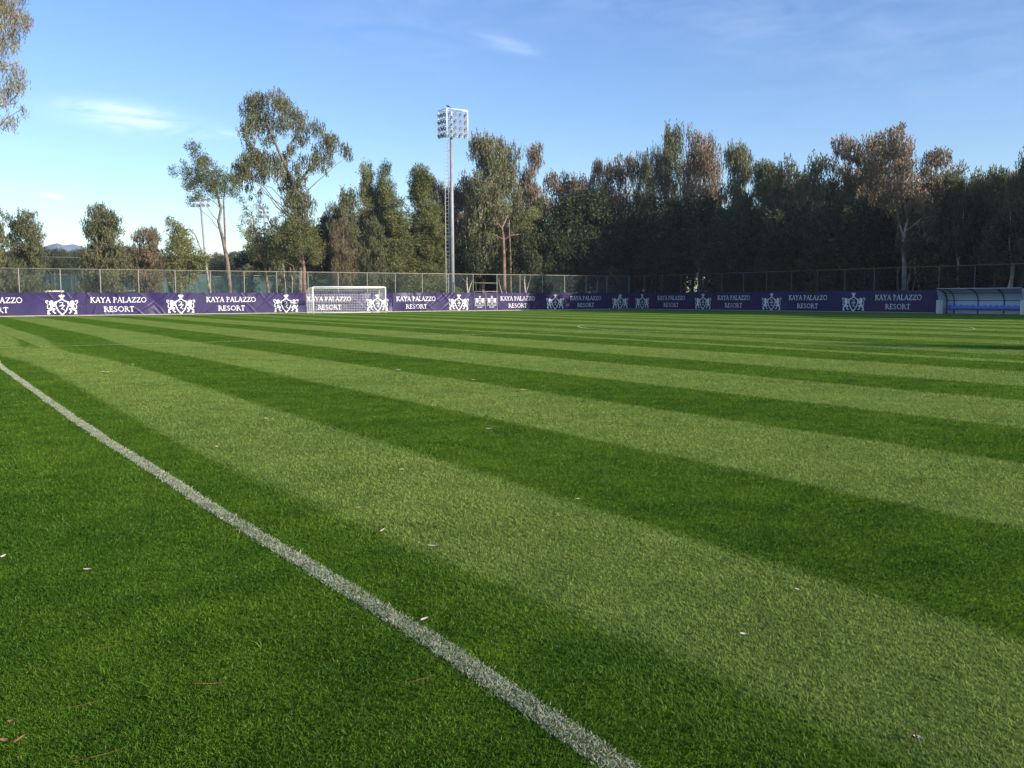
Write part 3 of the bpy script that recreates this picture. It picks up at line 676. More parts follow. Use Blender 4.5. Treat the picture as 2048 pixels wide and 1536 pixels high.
# corner flag
cf = empty('corner_flag', (66.3, -.05, 0)); tag(cf, 'thin corner flag pole with a yellow green flag before the shaded corner', 'corner flag')
b = MB(); b.tube([(0, 0, 0), (0, 0, 1.55)], .02, 8); b.build('pole', M_white, cf)
V_ = [(-.02 + .17 * i / 4 * (1), .02 * math.sin(i * 1.6), 1.5 - j * .13 - .04 * i / 4 * (j > 0)) for j in range(5) for i in range(5)]
V_ = [(x * (1 - .16 * (k2 // 5) if k2 // 5 < 5 else 1), y, z) for k2, (x, y, z) in enumerate(V_)]
link('flag', mesh_np('flag', V_, [[j * 5 + i, j * 5 + i + 1, j * 5 + i + 6, j * 5 + i + 5] for j in range(4) for i in range(4)], M_flag, True), cf)

# ------------------------------------------------------------------ dugout on the right
dg = empty('dugout', (RX - .25, -37.3, 0), R(-90)); tag(dg, 'curved grey dugout shelter with dark ribs and a row of blue seats', 'dugout')
DL = 7.05; Dd, Dh = 1.55, 2.05      # local x along, local -y towards the pitch
def dprof(a):  # a 0 at front top, 1 at back foot: quarter barrel
    if a < .62:
        t_ = a / .62 * math.pi / 2; return (-Dd + Dd * math.sin(t_) * 1.0, Dh - .95 + .95 * math.cos(t_) if False else Dh - 1.0 * (1 - math.cos(t_)))
    return (0, (Dh - 1.0) * (1 - (a - .62) / .38))
ns = 22; V_, Q_ = [], []
for i in range(2):
    for j in range(ns + 1): y, z = dprof(j / ns); V_.append((i * DL, y, z))
for j in range(ns): Q_.append([j, ns + 1 + j, ns + 2 + j, j + 1])
link('canopy', mesh_np('canopy', V_, Q_, M_pvc, True), dg)
ribx = [.04, .68, 2.75, 4.9, DL - .04]
for x in ribx:
    b = MB(); b.tube([(x, dprof(j / 16)[0] - .03, dprof(j / 16)[1] - .03 if j < 16 else .0) for j in range(17)], .045, 6); b.build('rib', M_dark, dg, smooth=True)
for a in (.34, .60):
    y, z = dprof(a); b = MB(); b.tube([(0, y - .04, z - .02), (DL, y - .04, z - .02)], .025, 6); b.build('purlin', M_dark, dg)
b = MB(); b.tube([(0, -Dd, Dh + .01), (DL, -Dd, Dh + .01)], .03, 6); b.build('front_rail', M_pvc, dg)
for x, lab in ((0.0, 0), (DL, 1)):
    V_ = [(x, dprof(j / ns)[0], dprof(j / ns)[1]) for j in range(ns + 1)]; V_ += [(x, -.55, 0), (x, -.55, 1.1), (x, -Dd * .75, 1.1)]
    link('end_panel', mesh_np('end_panel', V_, [list(range(len(V_)))], M_pvc), dg)
for x0_ in (.0, DL - .06):
    b = MB(); b.box((x0_, -Dd + .05, 0), (x0_ + .05, -Dd + .35, 1.12)); b.box((x0_, -1.12, 0), (x0_ + .05, -.9, 1.12)); b.box((x0_, -.80, 0), (x0_ + .05, -.60, 1.12)); b.build('side_board', M_white, dg)
b = MB(); b.tube([(.3, -.62, .36), (DL - .3, -.62, .36)], .03, 6); b.build('seat_beam', M_dark, dg)
sb = MB()   # one moulded seat: pan and rounded back
sb.box((-.21, -.86, .40), (.21, -.46, .44))
nseg = 8; ring = [(.21 * math.cos(a), .30 * max(0, math.sin(a)) ** .8) for a in np.linspace(0, math.pi, 11)]
vb = len(sb.v)
for yy_ in (-.46, -.42):
    for (x, z) in ring: sb.v.append((x, yy_ + z * .15, .44 + z))
n_ = len(ring); sb.f.append([vb + i for i in range(n_)][::-1]); sb.f.append([vb + n_ + i for i in range(n_)])
for i in range(n_ - 1): sb.f.append([vb + i, vb + i + 1, vb + n_ + i + 1, vb + n_ + i])
seatm = sb.mesh('seat', M_seat)
x = .55
while x < DL - .4: link('seat', seatm, dg, (x, 0, 0)); x += .495

# ------------------------------------------------------------------ floodlight masts
def lamp_mesh():
    b = MB(); prof_ = [(.05, -.30), (.13, -.26), (.16, -.16), (.26, -.05), (.30, .02), (.31, .06), (.28, .06), (.05, .03)]
    b.lathe(prof_, Matrix.Identity(4), 14); b.box((-.34, -.03, -.12), (-.31, .03, .05)); b.box((.31, -.03, -.12), (.34, .03, .05)); b.box((-.34, -.03, -.17), (.34, .03, -.12))
    me = b.mesh('floodlight', M_lamp, False); me.materials.append(M_glass)
    for p in me.polygons:
        if p.index >= 14 * 5 and p.index < 14 * 7: p.material_index = 1
    return me
LAMP = lamp_mesh()
def lamp(parent, loc, dirv, sc=1):
    o = link('floodlight', LAMP, parent, loc); o.rotation_euler = Vector(dirv).to_track_quat('Z', 'X').to_euler(); o.scale = (sc,) * 3
mp_ = place(905, 'L', 2.6)
mz = on_y(905, 218, mp_.y).z
ms_ = empty('floodlight_mast', (mp_.x, mp_.y, 0)); tag(ms_, 'tall grey floodlight mast with a ladder and V shaped lamp frame, right of the goal', 'floodlight mast', 'floodlight masts around the grounds')
Hh = mz - 3.15
b = MB(); b.tube([(0, 0, 0), (0, 0, Hh * .5), (0, 0, Hh)], [.24, .21, .17], 16); b.build('pole', M_mast, ms_, smooth=True)
lx = -_r * .52   # ladder stands to the left of the pole as seen from the pitch
lv = Vector((lx.x, lx.y, 0))
b = MB(); sd_ = _f * .0 + _r * .19
for s_ in (-1, 1): b.tube([lv + sd_ * s_ + Vector((0, 0, 1.2)), lv + sd_ * s_ + Vector((0, 0, Hh - .2))], .04, 5)
z = 1.5
while z < Hh - .3: b.tube([lv - sd_ + Vector((0, 0, z)), lv + sd_ + Vector((0, 0, z))], .022, 4); z += .42
z = 3
while z < Hh: b.tube([lv + sd_ + Vector((0, 0, z)), (0, 0, z)], .025, 5); z += 2.9
b.tube([lv - sd_ - _f * .0 + Vector((-.35 * _r.x, -.35 * _r.y, 3)), lv - sd_ + Vector((-.35 * _r.x, -.35 * _r.y, 3.01))], .01, 3)
b.build('ladder', M_galv, ms_)
# V frame: apex towards the camera
ap = -_f * .85 - _r * .42; lw = _f * .65 - _r * 1.42; rw = _f * .55 + _r * 1.78
z0_, z1_ = Hh + .15, Hh + 3.05
b = MB()
for P_ in (ap, lw, rw): b.tube([P_ + Vector((0, 0, z0_)), P_ + Vector((0, 0, z1_))], .055, 8)
for zz in (z0_, z1_):
    b.tube([lw + Vector((0, 0, zz)), ap + Vector((0, 0, zz)), rw + Vector((0, 0, zz))], .055, 8)
b.tube([(0, 0, Hh - .1), (0, 0, z1_ - .1)], .12, 10)
for zz in (z0_ + .02, z1_ - .1):
    for P_ in (ap, lw, rw): b.tube([(0, 0, zz), P_ + Vector((0, 0, zz))], .04, 6)
b.build('head_frame', M_white, ms_, smooth=True)
b = MB(); rows = [z0_ + .02, z0_ + .72, z0_ + 1.45, z0_ + 2.2]
for zz in rows[1:]: b.tube([lw + Vector((0, 0, zz - .32)), ap + Vector((0, 0, zz - .32)), rw + Vector((0, 0, zz - .32))], .035, 6)
b.build('cross_rail', M_mast, ms_, smooth=True)
for ri, zz in enumerate(rows):
    for (A, B_, cnt, dv) in ((ap, rw, 4, (_r * .75 - _f * .55)), (ap, lw, 3, (-_r * .9 - _f * .35))):
        for i in range(cnt):
            P_ = A.lerp(B_, (i + .45) / cnt) + dv * .15; j = random.uniform(-.12, .12)
            lamp(ms_, (P_.x, P_.y, zz + .05), (dv.x + j, dv.y + j, -.42), .78)
# bird on top
P_ = mp_ + ap * .8 + Vector((0, 0, 0)); bz = z1_ + .07
bd = MB(); bd.tube([(-.22, 0, .02), (-.12, 0, .10), (0, 0, .15), (.10, 0, .19), (.15, 0, .24), (.20, 0, .26), (.25, 0, .25)], [.02, .045, .085, .08, .045, .045, .008], 9)
bd.tube([(-.2, 0, .05), (-.34, 0, -.03)], [.035, .02], 5); bd.tube([(.0, .02, .08), (.0, .02, 0)], .008, 4); bd.tube([(.0, -.02, .08), (.0, -.02, 0)], .008, 4)
bo = bd.build('bird', M_bird, None, (P_.x + _r.x * .1, P_.y + _r.y * .1, bz), True); bo.rotation_euler = (0, 0, math.pi - YAW)
tag(bo, 'small black bird perched on top of the tall floodlight mast', 'bird')

def far_mast(px, top, dist, label, lean=0, wide=True):
    d = ray(px, 560); d = Vector((d.x, d.y, 0)).normalized(); p = Vector((CX, CY, 0)) + d * dist
    dd = depth(p); z = CZ + (595 - top) / F * dd
    ro = empty('floodlight_mast', (p.x, p.y, 0)); tag(ro, label, 'floodlight mast', 'floodlight masts around the grounds')
    b = MB(); b.tube([(0, 0, 0), (_r.x * lean, _r.y * lean, z - .3)], [.26, .15], 10); b.build('pole', M_mast, ro, smooth=True)
    b = MB(); rr = _r; top_ = Vector((_r.x * lean, _r.y * lean, 0)); hw = 1.5 if wide else 1.0
    hgt_ = 1.0 if wide else 2.2
    q_ = [top_ + rr * s_ * hw + Vector((0, 0, zz)) for s_, zz in ((-1, z - hgt_), (1, z - hgt_), (1, z), (-1, z), (-1, z - hgt_))]; b.tube(q_, .05, 6); b.build('head_frame', M_mast, ro, smooth=True)
    nr = 2 if wide else 3
    for i in range(nr):
        for j in range(4 if wide else 3):
            q2 = top_ + rr * (-hw + .35 + j * (2 * hw - .7) / ((4 if wide else 3) - 1)); lamp(ro, (q2.x, q2.y, z - hgt_ + .2 + i * .8), (rr.x * .3 - _f.x, rr.y * .3 - _f.y, -.5), .9)
far_mast(418, 402, 150, 'second floodlight mast, slim pole left of the tall leaning pine', -1.1 if False else -.9)
far_mast(532, 414, 185, 'white floodlight mast half hidden by the loose pine', 0, False)
far_mast(309, 459, 265, 'smallest and farthest floodlight mast, right of the brownish tree', 0, False)

# ------------------------------------------------------------------ trees
def leaf_cloud(clumps, dens, lw_, ll, mode, seed):
    """clumps: (x,y,z,rx,rz). Returns V,Q,rnd"""
    rs = np.random.default_rng(seed); Vs = []; Rn = []
    for (cx, cy, cz, rx, rz) in clumps:
        area = math.pi * rx * rz; lw_c, ll_c = lw_ * .95, ll * .88; nl = max(24, int(2.6 * dens * area / (lw_c * ll_c)))
        if mode == 'droop':
            per = 5; na = max(3, nl // per)
            d = rs.normal(size=(na, 3)); d /= np.linalg.norm(d, axis=1)[:, None]
            rad = rs.uniform(0, 1, na) ** .42 * (1 + .09 * rs.normal(size=na))
            A = d * rad[:, None] * np.array([rx, rx, rz]) + np.array([cx, cy, cz])
            A[:, 2] += rz * .15; A += rs.normal(0, .05, A.shape) * rx
            P = np.repeat(A, per, 0); n_ = len(P); st = np.tile(np.arange(per), na) * ll * .42
            P[:, 2] -= st * .85; P[:, :2] += rs.normal(0, ll * .17, (n_, 2))
            dr = rs.normal(0, .45, (n_, 3)); dr[:, 2] = -1
            cr_rnd = np.repeat(rs.uniform(0, 1, na), per) * .6 + rs.uniform(0, 1, n_) * .4
        else:
            n_ = nl; d = rs.normal(size=(n_, 3)); d /= np.linalg.norm(d, axis=1)[:, None]
            rad = rs.uniform(0, 1, n_) ** .45 * (1 + .10 * rs.normal(size=n_))
            P = d * rad[:, None] * np.array([rx, rx, rz]) + np.array([cx, cy, cz])
            # tufts: pull towards random knots
            kn = rs.normal(size=(max(4, n_ // 16), 3)); kn /= np.linalg.norm(kn, axis=1)[:, None]
            K = kn * np.array([rx, rx, rz]) * rs.uniform(.55, 1.12, (len(kn), 1)) + np.array([cx, cy, cz])
            idx = rs.integers(0, len(kn), n_); far_ = rs.uniform(0, 1, n_) < .75
            off_ = rs.normal(size=(n_, 3)); off_ /= np.linalg.norm(off_, axis=1)[:, None]
            P = np.where(far_[:, None], K[idx] + off_ * ll * .75, P); dr = np.where(far_[:, None], off_ + np.array([0, 0, .45]), d + rs.normal(0, .5, (n_, 3)))
            cr_rnd = np.where(far_, (idx % 17) / 17 * .6, .3) + rs.uniform(0, 1, n_) * .4
        dr /= np.linalg.norm(dr, axis=1)[:, None]
        sd2 = np.cross(dr, rs.normal(size=(n_, 3))); sd2 /= np.linalg.norm(sd2, axis=1)[:, None] + 1e-9
        l_ = ll_c * rs.uniform(.6, 1.25, n_)[:, None]; w_ = lw_c * rs.uniform(.6, 1.2, n_)[:, None]
        V_ = np.stack([P - dr * l_ / 2, P + sd2 * w_ / 2, P + dr * l_ / 2, P - sd2 * w_ / 2], 1)
        cr_rnd = cr_rnd * .6 + rs.uniform(0, .4)      # every branch has its own tint
        Vs.append(V_.reshape(-1, 3)); Rn.append(np.repeat(cr_rnd, 4))
    V_ = np.concatenate(Vs); n_ = len(V_) // 4
    return V_, (np.arange(n_)[:, None] * 4 + np.arange(4)[None]), np.concatenate(Rn)
def limbs(mb, trunk, clumps, r0, seed, frac=.6, wig=.12):
    rs = random.Random(seed); tp = [Vector(p[:3]) for p in trunk]
    for (cx, cy, cz, rx, rz) in clumps:
        if rs.random() > frac: continue
        c = Vector((cx, cy, cz)); best = None
        for i, p in enumerate(tp):
            dz = c.z - p.z; dh = math.hypot(c.x - p.x, c.y - p.y)
            if dz < dh * .35: continue
            sc = abs(dz - dh * .9) + dh * .4
            if best is None or sc < best[0]: best = (sc, i)
        if best is None: continue
        i = best[1]; a = tp[i]; ra = trunk[i][3]; L_ = (c - a).length; n_ = 5
        pts_ = [a.lerp(c, t_) + Vector((rs.uniform(-1, 1), rs.uniform(-1, 1), rs.uniform(-.3, 1) * .8)) * wig * L_ * math.sin(math.pi * t_) * .6 for t_ in [k2 / n_ for k2 in range(n_ + 1)]]
        r1 = min(ra * .32, r0 * .24)
        mb.tube(pts_, [r1 * (1 - .8 * k2 / n_) for k2 in range(n_ + 1)], 5, False)
        for _ in range(3):   # twigs
            d = Vector((rs.uniform(-1, 1), rs.uniform(-1, 1), rs.uniform(-.2, 1))).normalized() * rx * .8; q_ = pts_[rs.choice([3, 4, 5])]
            mb.tube([q_, q_ + d * .5 + Vector((0, 0, .1)), q_ + d], [r1 * .25, r1 * .18, r1 * .08], 4, False)
def resample(tr, step=.9):
    out = []
    for a, b in zip(tr[:-1], tr[1:]):
        l = math.dist(a[:3], b[:3]); k2 = max(1, int(l / step)); out += [tuple(a[j] + (b[j] - a[j]) * i / k2 for j in range(4)) for i in range(k2)]
    return out + [tr[-1]]
def tree_meshes(trunks, clumps, kind, barkm, dens, lw_, ll, mode, seed, frac=.6):
    mb = MB()
    trunks = [resample(t_) for t_ in trunks]
    for t_ in trunks: mb.tube([p[:3] for p in t_], [p[3] for p in t_], 9)
    allp = [p for t_ in trunks for p in t_]
    limbs(mb, allp, clumps, trunks[0][0][3], seed, frac)
    V_, Q_, rn = leaf_cloud(clumps, dens, lw_, ll, mode, seed)
    return mb.mesh('trunk', barkm, True), mesh_np('crown', V_, Q_, ML[kind], attr=rn)
def wavy_trunk(h, r0, rs, lean=.04, z0=0):
    pts_ = []; x = y = 0; n_ = 8
    for i in range(n_ + 1):
        t_ = i / n_; pts_.append((x, y, z0 + h * t_, r0 * (1 - .82 * t_) * (1.25 if i == 0 else 1))); x += rs.uniform(-1, 1) * lean * h / n_ * 2; y += rs.uniform(-1, 1) * lean * h / n_ * 2
    return pts_
def profile_clumps(h, wdt, z_lo, rs, shape, n_, cr):
    out = []
    # separate upright lobes give the uneven outline of these trees
    lobes = [(rs.uniform(-.5, .5) * wdt * .55, rs.uniform(-.5, .5) * wdt * .5, rs.uniform(.84, 1.0)) for _ in range(4)]; lobes[0] = (lobes[0][0] * .3, 0, 1.0)
    for i in range(n_):
        lx_, ly_, lh = rs.choice(lobes); t_ = rs.random() ** .9; z = z_lo + (h * lh - z_lo) * t_; tt = t_
        if shape == 'col': rad = wdt / 2 * (.62 + .42 * math.sin(math.pi * min(1, tt * .8 + .15))) * (1 - .30 * tt)
        elif shape == 'round': rad = wdt / 2 * math.sqrt(max(.1, 1 - (tt * 1.6 - .7) ** 2))
        elif shape == 'cone': rad = wdt / 2 * (1.05 - tt) ** .8
        else: rad = wdt / 2
        a = rs.uniform(0, 2 * math.pi); q_ = rad * math.sqrt(rs.uniform(.15, 1)) * .8
        f_ = .75 * tt + .15
        c_ = cr * rs.uniform(.7, 1.3) * (1.05 - .25 * tt)
        out.append((lx_ * f_ + q_ * math.cos(a), ly_ * f_ + q_ * math.sin(a), z - c_ * .3, c_, c_ * rs.uniform(.8, 1.35)))
    return out
PROTO = {}
def proto(key, h, wdt, z_lo, shape, n_, cr, kind, barkm, mode, dens, lw_, ll, seed, r0=.24, ntr=1, lean=.04):
    rs = random.Random(seed); cl = profile_clumps(h, wdt, z_lo, rs, shape, n_, cr)
    trs = [wavy_trunk(h * .93, r0, rs, lean)]
    for _ in range(ntr - 1): 
        t2 = wavy_trunk(h * .8, r0 * .7, rs, lean * 1.8); trs.append([(x + rs.uniform(-.3, .3), y, z, r_) for x, y, z, r_ in t2])
    PROTO[key] = (tree_meshes(trs, cl, kind, barkm, dens, lw_, ll, mode, seed, .55), h, wdt)
for i in range(3):
    proto(f'euc{i}', 16, 6, 1.2, 'col', 96, .98, 'euc', M_bark_e, 'droop', 1.35, .12, .36, 100 + i, .22, 1)
    proto(f'eucb{i}', 16, 6, 4.2, 'col', 96, .95, 'eucb', M_bark_e, 'droop', 1.15, .12, .34, 110 + i, .22, 2)
    proto(f'euch{i}', 16, 6.5, 4.6, 'col', 96, 1.0, 'euc', M_bark_pale, 'droop', 1.25, .12, .34, 120 + i, .20, 2, .06)
    proto(f'pine{i}', 14, 6, 2.6, 'cone', 80, .92, 'pine', M_bark_p, 'tuft', 1.7, .07, .34, 130 + i, .2, 1)
for i in range(2):
    proto(f'round{i}', 14, 8, 4.0, 'round', 84, 1.15, 'euc', M_bark_e, 'droop', 1.3, .13, .34, 140 + i, .24, 2, .06)
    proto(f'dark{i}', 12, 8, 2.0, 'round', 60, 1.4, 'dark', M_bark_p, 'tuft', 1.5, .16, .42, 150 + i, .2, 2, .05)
    proto(f'slim{i}', 13, 4.5, 6.0, 'col', 30, 1.0, 'dark', bark('painted_sun_bark', (.62, .52, .42), (.36, .29, .23)), 'droop', 1.2, .13, .36, 160 + i, .13, 2, .09)  # slim bark lightened: sunlight on the trunks painted into its colour
    proto(f'stone{i}', 12, 10, 8.5, 'round', 44, 1.3, 'dark', M_bark_pale, 'tuft', 1.4, .14, .45, 170 + i, .26, 1, .05)
proto('shrub0', 2.6, 4, .3, 'round', 26, .7, 'dark', M_bark_p, 'tuft', 1.4, .12, .3, 180, .05, 3)
proto('shrub1', 2.6, 4, .3, 'round', 22, .6, 'euc', M_bark_p, 'droop', 1.2, .1, .3, 181, .05, 3)

def put_tree(key, p, h, wdt, rz, name, label, group=None, cat='tree'):
    (tm, cmh), ph, pw = PROTO[key]
    ro = empty(name, (p.x, p.y, 0), rz); ro.scale = (wdt / pw, wdt / pw, h / ph)
    tag(ro, label, cat, group)
    link('trunk', tm, ro); link('crown', cmh, ro)
    return ro
KN = {'euc': 'eucalyptus_tree', 'eucb': 'eucalyptus_tree', 'euch': 'eucalyptus_tree', 'pine': 'pine_tree', 'round': 'round_tree', 'dark': 'dark_tree', 'slim': 'slim_tree', 'stone': 'stone_pine', 'shrub': 'shrub'}
def row(items, plane, group):
    for i, (px, top, wpx, key, off, label) in enumerate(items):
        p = place(px, plane, off); dd = depth(p); z = (on_y(px, top, p.y) if plane == 'L' else on_x(px, top, p.x)).z
        k2 = key.rstrip('0123456789'); put_tree(key, p, z, wpx / F * dd * (1.42 if plane == 'R' else 1.36), random.uniform(0, 6.28), KN[k2], label, group)
row([(-14, 405, 62, 'euc0', 5, 'grey green eucalyptus cut by the left edge of the photo, behind the fence'),
     (58, 426, 74, 'euc1', 5, 'bushy olive eucalyptus second from the left behind the fence'),
     (205, 398, 80, 'euc2', 5, 'tallest of the bushy eucalyptus trees left of the leaning pine'),
     (290, 450, 62, 'eucb0', 5, 'small brownish eucalyptus left of the conical pine')], 'L', 'trees planted close behind the far fence')
row([(662, 425, 62, 'eucb1', 26, 'brownish tree at the left end of the wood, behind the goal'),
     (690, 372, 54, 'euc0', 9, 'slim grey eucalyptus above the goal, left of the pointed pine'),
     (738, 328, 62, 'pine0', 12, 'dark pointed pine rising above the goal right post'),
     (778, 332, 62, 'pine1', 10, 'pale topped pine right of the pointed one'),
     (842, 336, 84, 'pine2', 12, 'wide pine left of the tall floodlight mast'),
     (745, 425, 52, 'euc2', 4, 'bushy olive column tree reaching down behind the goal'),
     (686, 440, 44, 'eucb2', 4, 'thin brown leaved tree directly above the goal crossbar'),
     (800, 400, 92, 'pine1', 7, 'broad light green pine between the goal and the mast'),
     (858, 440, 84, 'pine0', 6, 'low spreading pine just left of the mast foot'),
     (885, 350, 66, 'eucb0', 22, 'brown tinted tree behind the mast on its left'),
     (932, 346, 66, 'eucb1', 20, 'brown tinted tree behind the mast on its right'),
     (968, 270, 78, 'euch0', 9, 'tall forked eucalyptus first right of the mast, its left half'),
     (1018, 277, 66, 'euch1', 11, 'tall eucalyptus second right of the mast'),
     (1064, 293, 58, 'eucb2', 13, 'tall narrow brown eucalyptus third right of the mast'),
     (1122, 336, 74, 'eucb0', 15, 'light brown tree in the dip right of the three tall eucalyptus trees'),
     (1162, 348, 66, 'eucb1', 12, 'brown tree in the lowest dip of the skyline'),
     (1192, 322, 40, 'eucb2', 12, 'wispy thin tree between the dip and the fence corner'),
     (1238, 308, 70, 'eucb0', 12, 'brown tree standing over the fence corner'),
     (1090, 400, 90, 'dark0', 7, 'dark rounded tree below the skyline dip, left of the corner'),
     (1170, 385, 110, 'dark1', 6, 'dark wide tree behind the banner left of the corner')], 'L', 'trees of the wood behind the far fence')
row([(1282, 308, 50, 'euch2', 9, 'pale eucalyptus just right of the fence corner'),
     (1333, 244, 58, 'euc0', 8, 'very tall narrow eucalyptus, left of a pair'),
     (1398, 253, 68, 'eucb1', 8, 'very tall brown tipped eucalyptus, right of a pair'),
     (1468, 290, 66, 'euch0', 8, 'grey green eucalyptus right of the tall pair'),
     (1522, 328, 80, 'pine2', 8, 'green pine in the middle of the right wood'),
     (1572, 322, 92, 'round0', 9, 'flat topped round tree left of another'),
     (1628, 316, 110, 'round1', 7, 'flat topped dark round tree above the third right banner'),
     (1694, 280, 88, 'eucb2', 9, 'reddish feathery tree left of the tallest'),
     (1732, 260, 90, 'eucb0', 8, 'reddish tree with rounded top next to the tallest'),
     (1855, 303, 88, 'eucb2', 6, 'brown tree on the right shoulder of the tallest'),
     (1905, 343, 76, 'pine0', 6, 'green pine above the left end of the dugout'),
     (1945, 346, 76, 'round0', 8, 'brown green round tree above the dugout'),
     (1995, 336, 84, 'euch1', 7, 'olive eucalyptus above the dugout middle'),
     (2042, 308, 92, 'round1', 6, 'yellow green tree at the right edge of the photo'),
     (2110, 300, 92, 'euch2', 6, 'eucalyptus just beyond the right edge'),
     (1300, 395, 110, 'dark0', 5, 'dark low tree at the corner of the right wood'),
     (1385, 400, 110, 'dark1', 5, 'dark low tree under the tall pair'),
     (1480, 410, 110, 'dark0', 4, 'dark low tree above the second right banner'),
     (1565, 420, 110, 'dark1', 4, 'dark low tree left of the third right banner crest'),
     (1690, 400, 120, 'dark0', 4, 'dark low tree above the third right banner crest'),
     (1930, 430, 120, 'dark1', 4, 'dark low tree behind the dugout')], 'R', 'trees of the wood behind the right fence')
# filler of the wood: rows deep behind, alike
rs_ = random.Random(5)
for i in range(46):
    y = FY + 3 - i * 2.05; x = RX + rs_.uniform(11, 30)
    put_tree(rs_.choice(['euch0', 'euch1', 'dark0', 'dark1', 'round0', 'eucb1']), Vector((x, y, 0)), rs_.uniform(9, 12.5), rs_.uniform(6.5, 9), rs_.uniform(0, 6), 'forest_tree', 'dark tree deep inside the wood behind the right fence', 'trees deep in the right wood')
for i in range(26):
    x = 33 + i * 2.2; y = FY + rs_.uniform(16, 34)
    put_tree(rs_.choice(['dark0', 'dark1', 'round0', 'euch1', 'eucb0']), Vector((x, y, 0)), rs_.uniform(8.5, 12), rs_.uniform(6.5, 9), rs_.uniform(0, 6), 'forest_tree', 'dark tree deep inside the wood behind the far fence', 'trees deep in the far wood')
for i in range(34):
    y = FY - i * 2.15 + rs_.uniform(-.7, .7); x = RX + rs_.uniform(2.5, 9)
    put_tree(rs_.choice(['slim0', 'slim1']), Vector((x, y, 0)), rs_.uniform(8, 11), rs_.uniform(3.5, 5), rs_.uniform(0, 6), 'slim_tree', 'slim pale trunked tree among the trunks seen over the right banners', 'slim trees at the edge of the right wood')
for i in range(10):
    x = 54 + i * 2.0; put_tree(rs_.choice(['slim0', 'slim1']), Vector((x, FY + rs_.uniform(4, 12), 0)), rs_.uniform(8, 11), rs_.uniform(3.5, 5), rs_.uniform(0, 6), 'slim_tree', 'slim pale trunked tree behind the fence between gate and corner', 'slim trees behind the far fence')
for i in range(22):
    y = FY - i * 3.2; put_tree(rs_.choice(['shrub0', 'shrub1']), Vector((RX + rs_.uniform(6, 12), y, 0)), rs_.uniform(1.6, 2.6), rs_.uniform(3, 4.5), rs_.uniform(0, 6), 'shrub', 'dark shrub under the trees behind the right fence', 'shrubs under the right wood', 'shrub')
for i in range(12):
    x = 36 + i * 3.1; put_tree(rs_.choice(['shrub0', 'shrub1']), Vector((x, FY + rs_.uniform(9, 15), 0)), rs_.uniform(1.8, 3.2), rs_.uniform(3, 4.5), rs_.uniform(0, 6), 'shrub', 'dark shrub under the trees behind the far fence', 'shrubs under the far wood', 'shrub')
# the row carries on out of the picture and shades the pitch
for i in range(12):
    y = -48 - i * 5; put_tree(['euch0', 'eucb1', 'round0'][i % 3], Vector((RX + rs_.uniform(4, 9), y, 0)), rs_.uniform(16, 20), 8, rs_.uniform(0, 6), 'forest_tree', 'tree of the wood beyond the right edge of the photo', 'trees beyond the right edge')
for i in range(26):
    put_tree(['euch1', 'eucb2', 'round1'][i % 3], Vector((RX + rs_.uniform(9, 20), -8 - i * 4.2, 0)), rs_.uniform(14, 16) if i > 8 else rs_.uniform(11.5, 13.5), 8, rs_.uniform(0, 6), 'forest_tree', 'dark tree deep inside the wood behind the right fence', 'trees deep in the right wood')
put_tree('round1', Vector((43, -106, 0)), 16, 7, 1, 'forest_tree', 'tree right of the camera casting the long shadow on the pitch')

# distant stone pines and wood behind the left fence
for i in range(30):
    px = -40 + i * 22 + rs_.uniform(-8, 8); d = ray(px, 560); dist = rs_.uniform(185, 260); p = Vector((CX, CY, 0)) + Vector((d.x, d.y, 0)).normalized() * dist
    top = {0: 508, 1: 500}.get(i % 2, 505) + rs_.uniform(-10, 10) + (8 if px > 270 else 0); hh = CZ + (595 - top) / F * depth(p)
    put_tree(rs_.choice(['stone0', 'stone1']), p, hh, rs_.uniform(9, 13), rs_.uniform(0, 6), 'stone_pine', 'distant flat crowned pine beyond the courts behind the left fence', 'distant pines beyond the courts')
for i in range(34):
    px = -60 + i * 22 + rs_.uniform(-8, 8); d = ray(px, 560); dist = rs_.uniform(265, 330); p = Vector((CX, CY, 0)) + Vector((d.x, d.y, 0)).normalized() * dist
    hh = CZ + (595 - rs_.uniform(515, 528)) / F * depth(p)
    put_tree(rs_.choice(['dark0', 'dark1']), p, hh, rs_.uniform(11, 15), rs_.uniform(0, 6), 'forest_tree', 'dark tree in the distant wood beyond the pines', 'distant dark wood on the left')

# hero trees drawn from their outline
def hero(name, label, off, trunks, clumps, kind, barkm, mode, dens, lw_, ll, seed, frac=.7, plane_y=None, dy=.8, group=None):
    Y = plane_y if plane_y is not None else FY + off; rs = random.Random(seed)
    b0 = on_y(trunks[0][0][0], trunks[0][0][1], Y); o = Vector((b0.x, Y, 0)); sc = depth(o) / F
    def cv(px, py): q_ = on_y(px, py, Y) - o; return q_
    tr = []
    for t_ in trunks:
        L_ = [(*cv(px, py), r_ * sc) for px, py, r_ in t_]
        if t_ is trunks[0] or t_[0][1] > 570: L_ = [(L_[0][0], L_[0][1], 0, L_[0][3] * 1.15)] + L_[1:] if L_[0][2] < 2.5 else L_
        tr.append([(a, b_, c_, r_ * .62) for a, b_, c_, r_ in L_])
    cl = []
    for px, py, r_ in clumps:
        q_ = cv(px, py); rr = r_ * sc; cl.append((q_.x, rs.uniform(-1, 1) * dy * (1 + rr * .5), q_.z, rr * 1.06, rr * 1.08))
    tm, cmh = tree_meshes(tr, cl, kind, barkm, dens, lw_, ll, mode, seed, frac)
    ro = empty(name, o); tag(ro, label, 'tree', group); link('trunk', tm, ro); link('crown', cmh, ro); return ro
G1 = 'trees planted close behind the far fence'
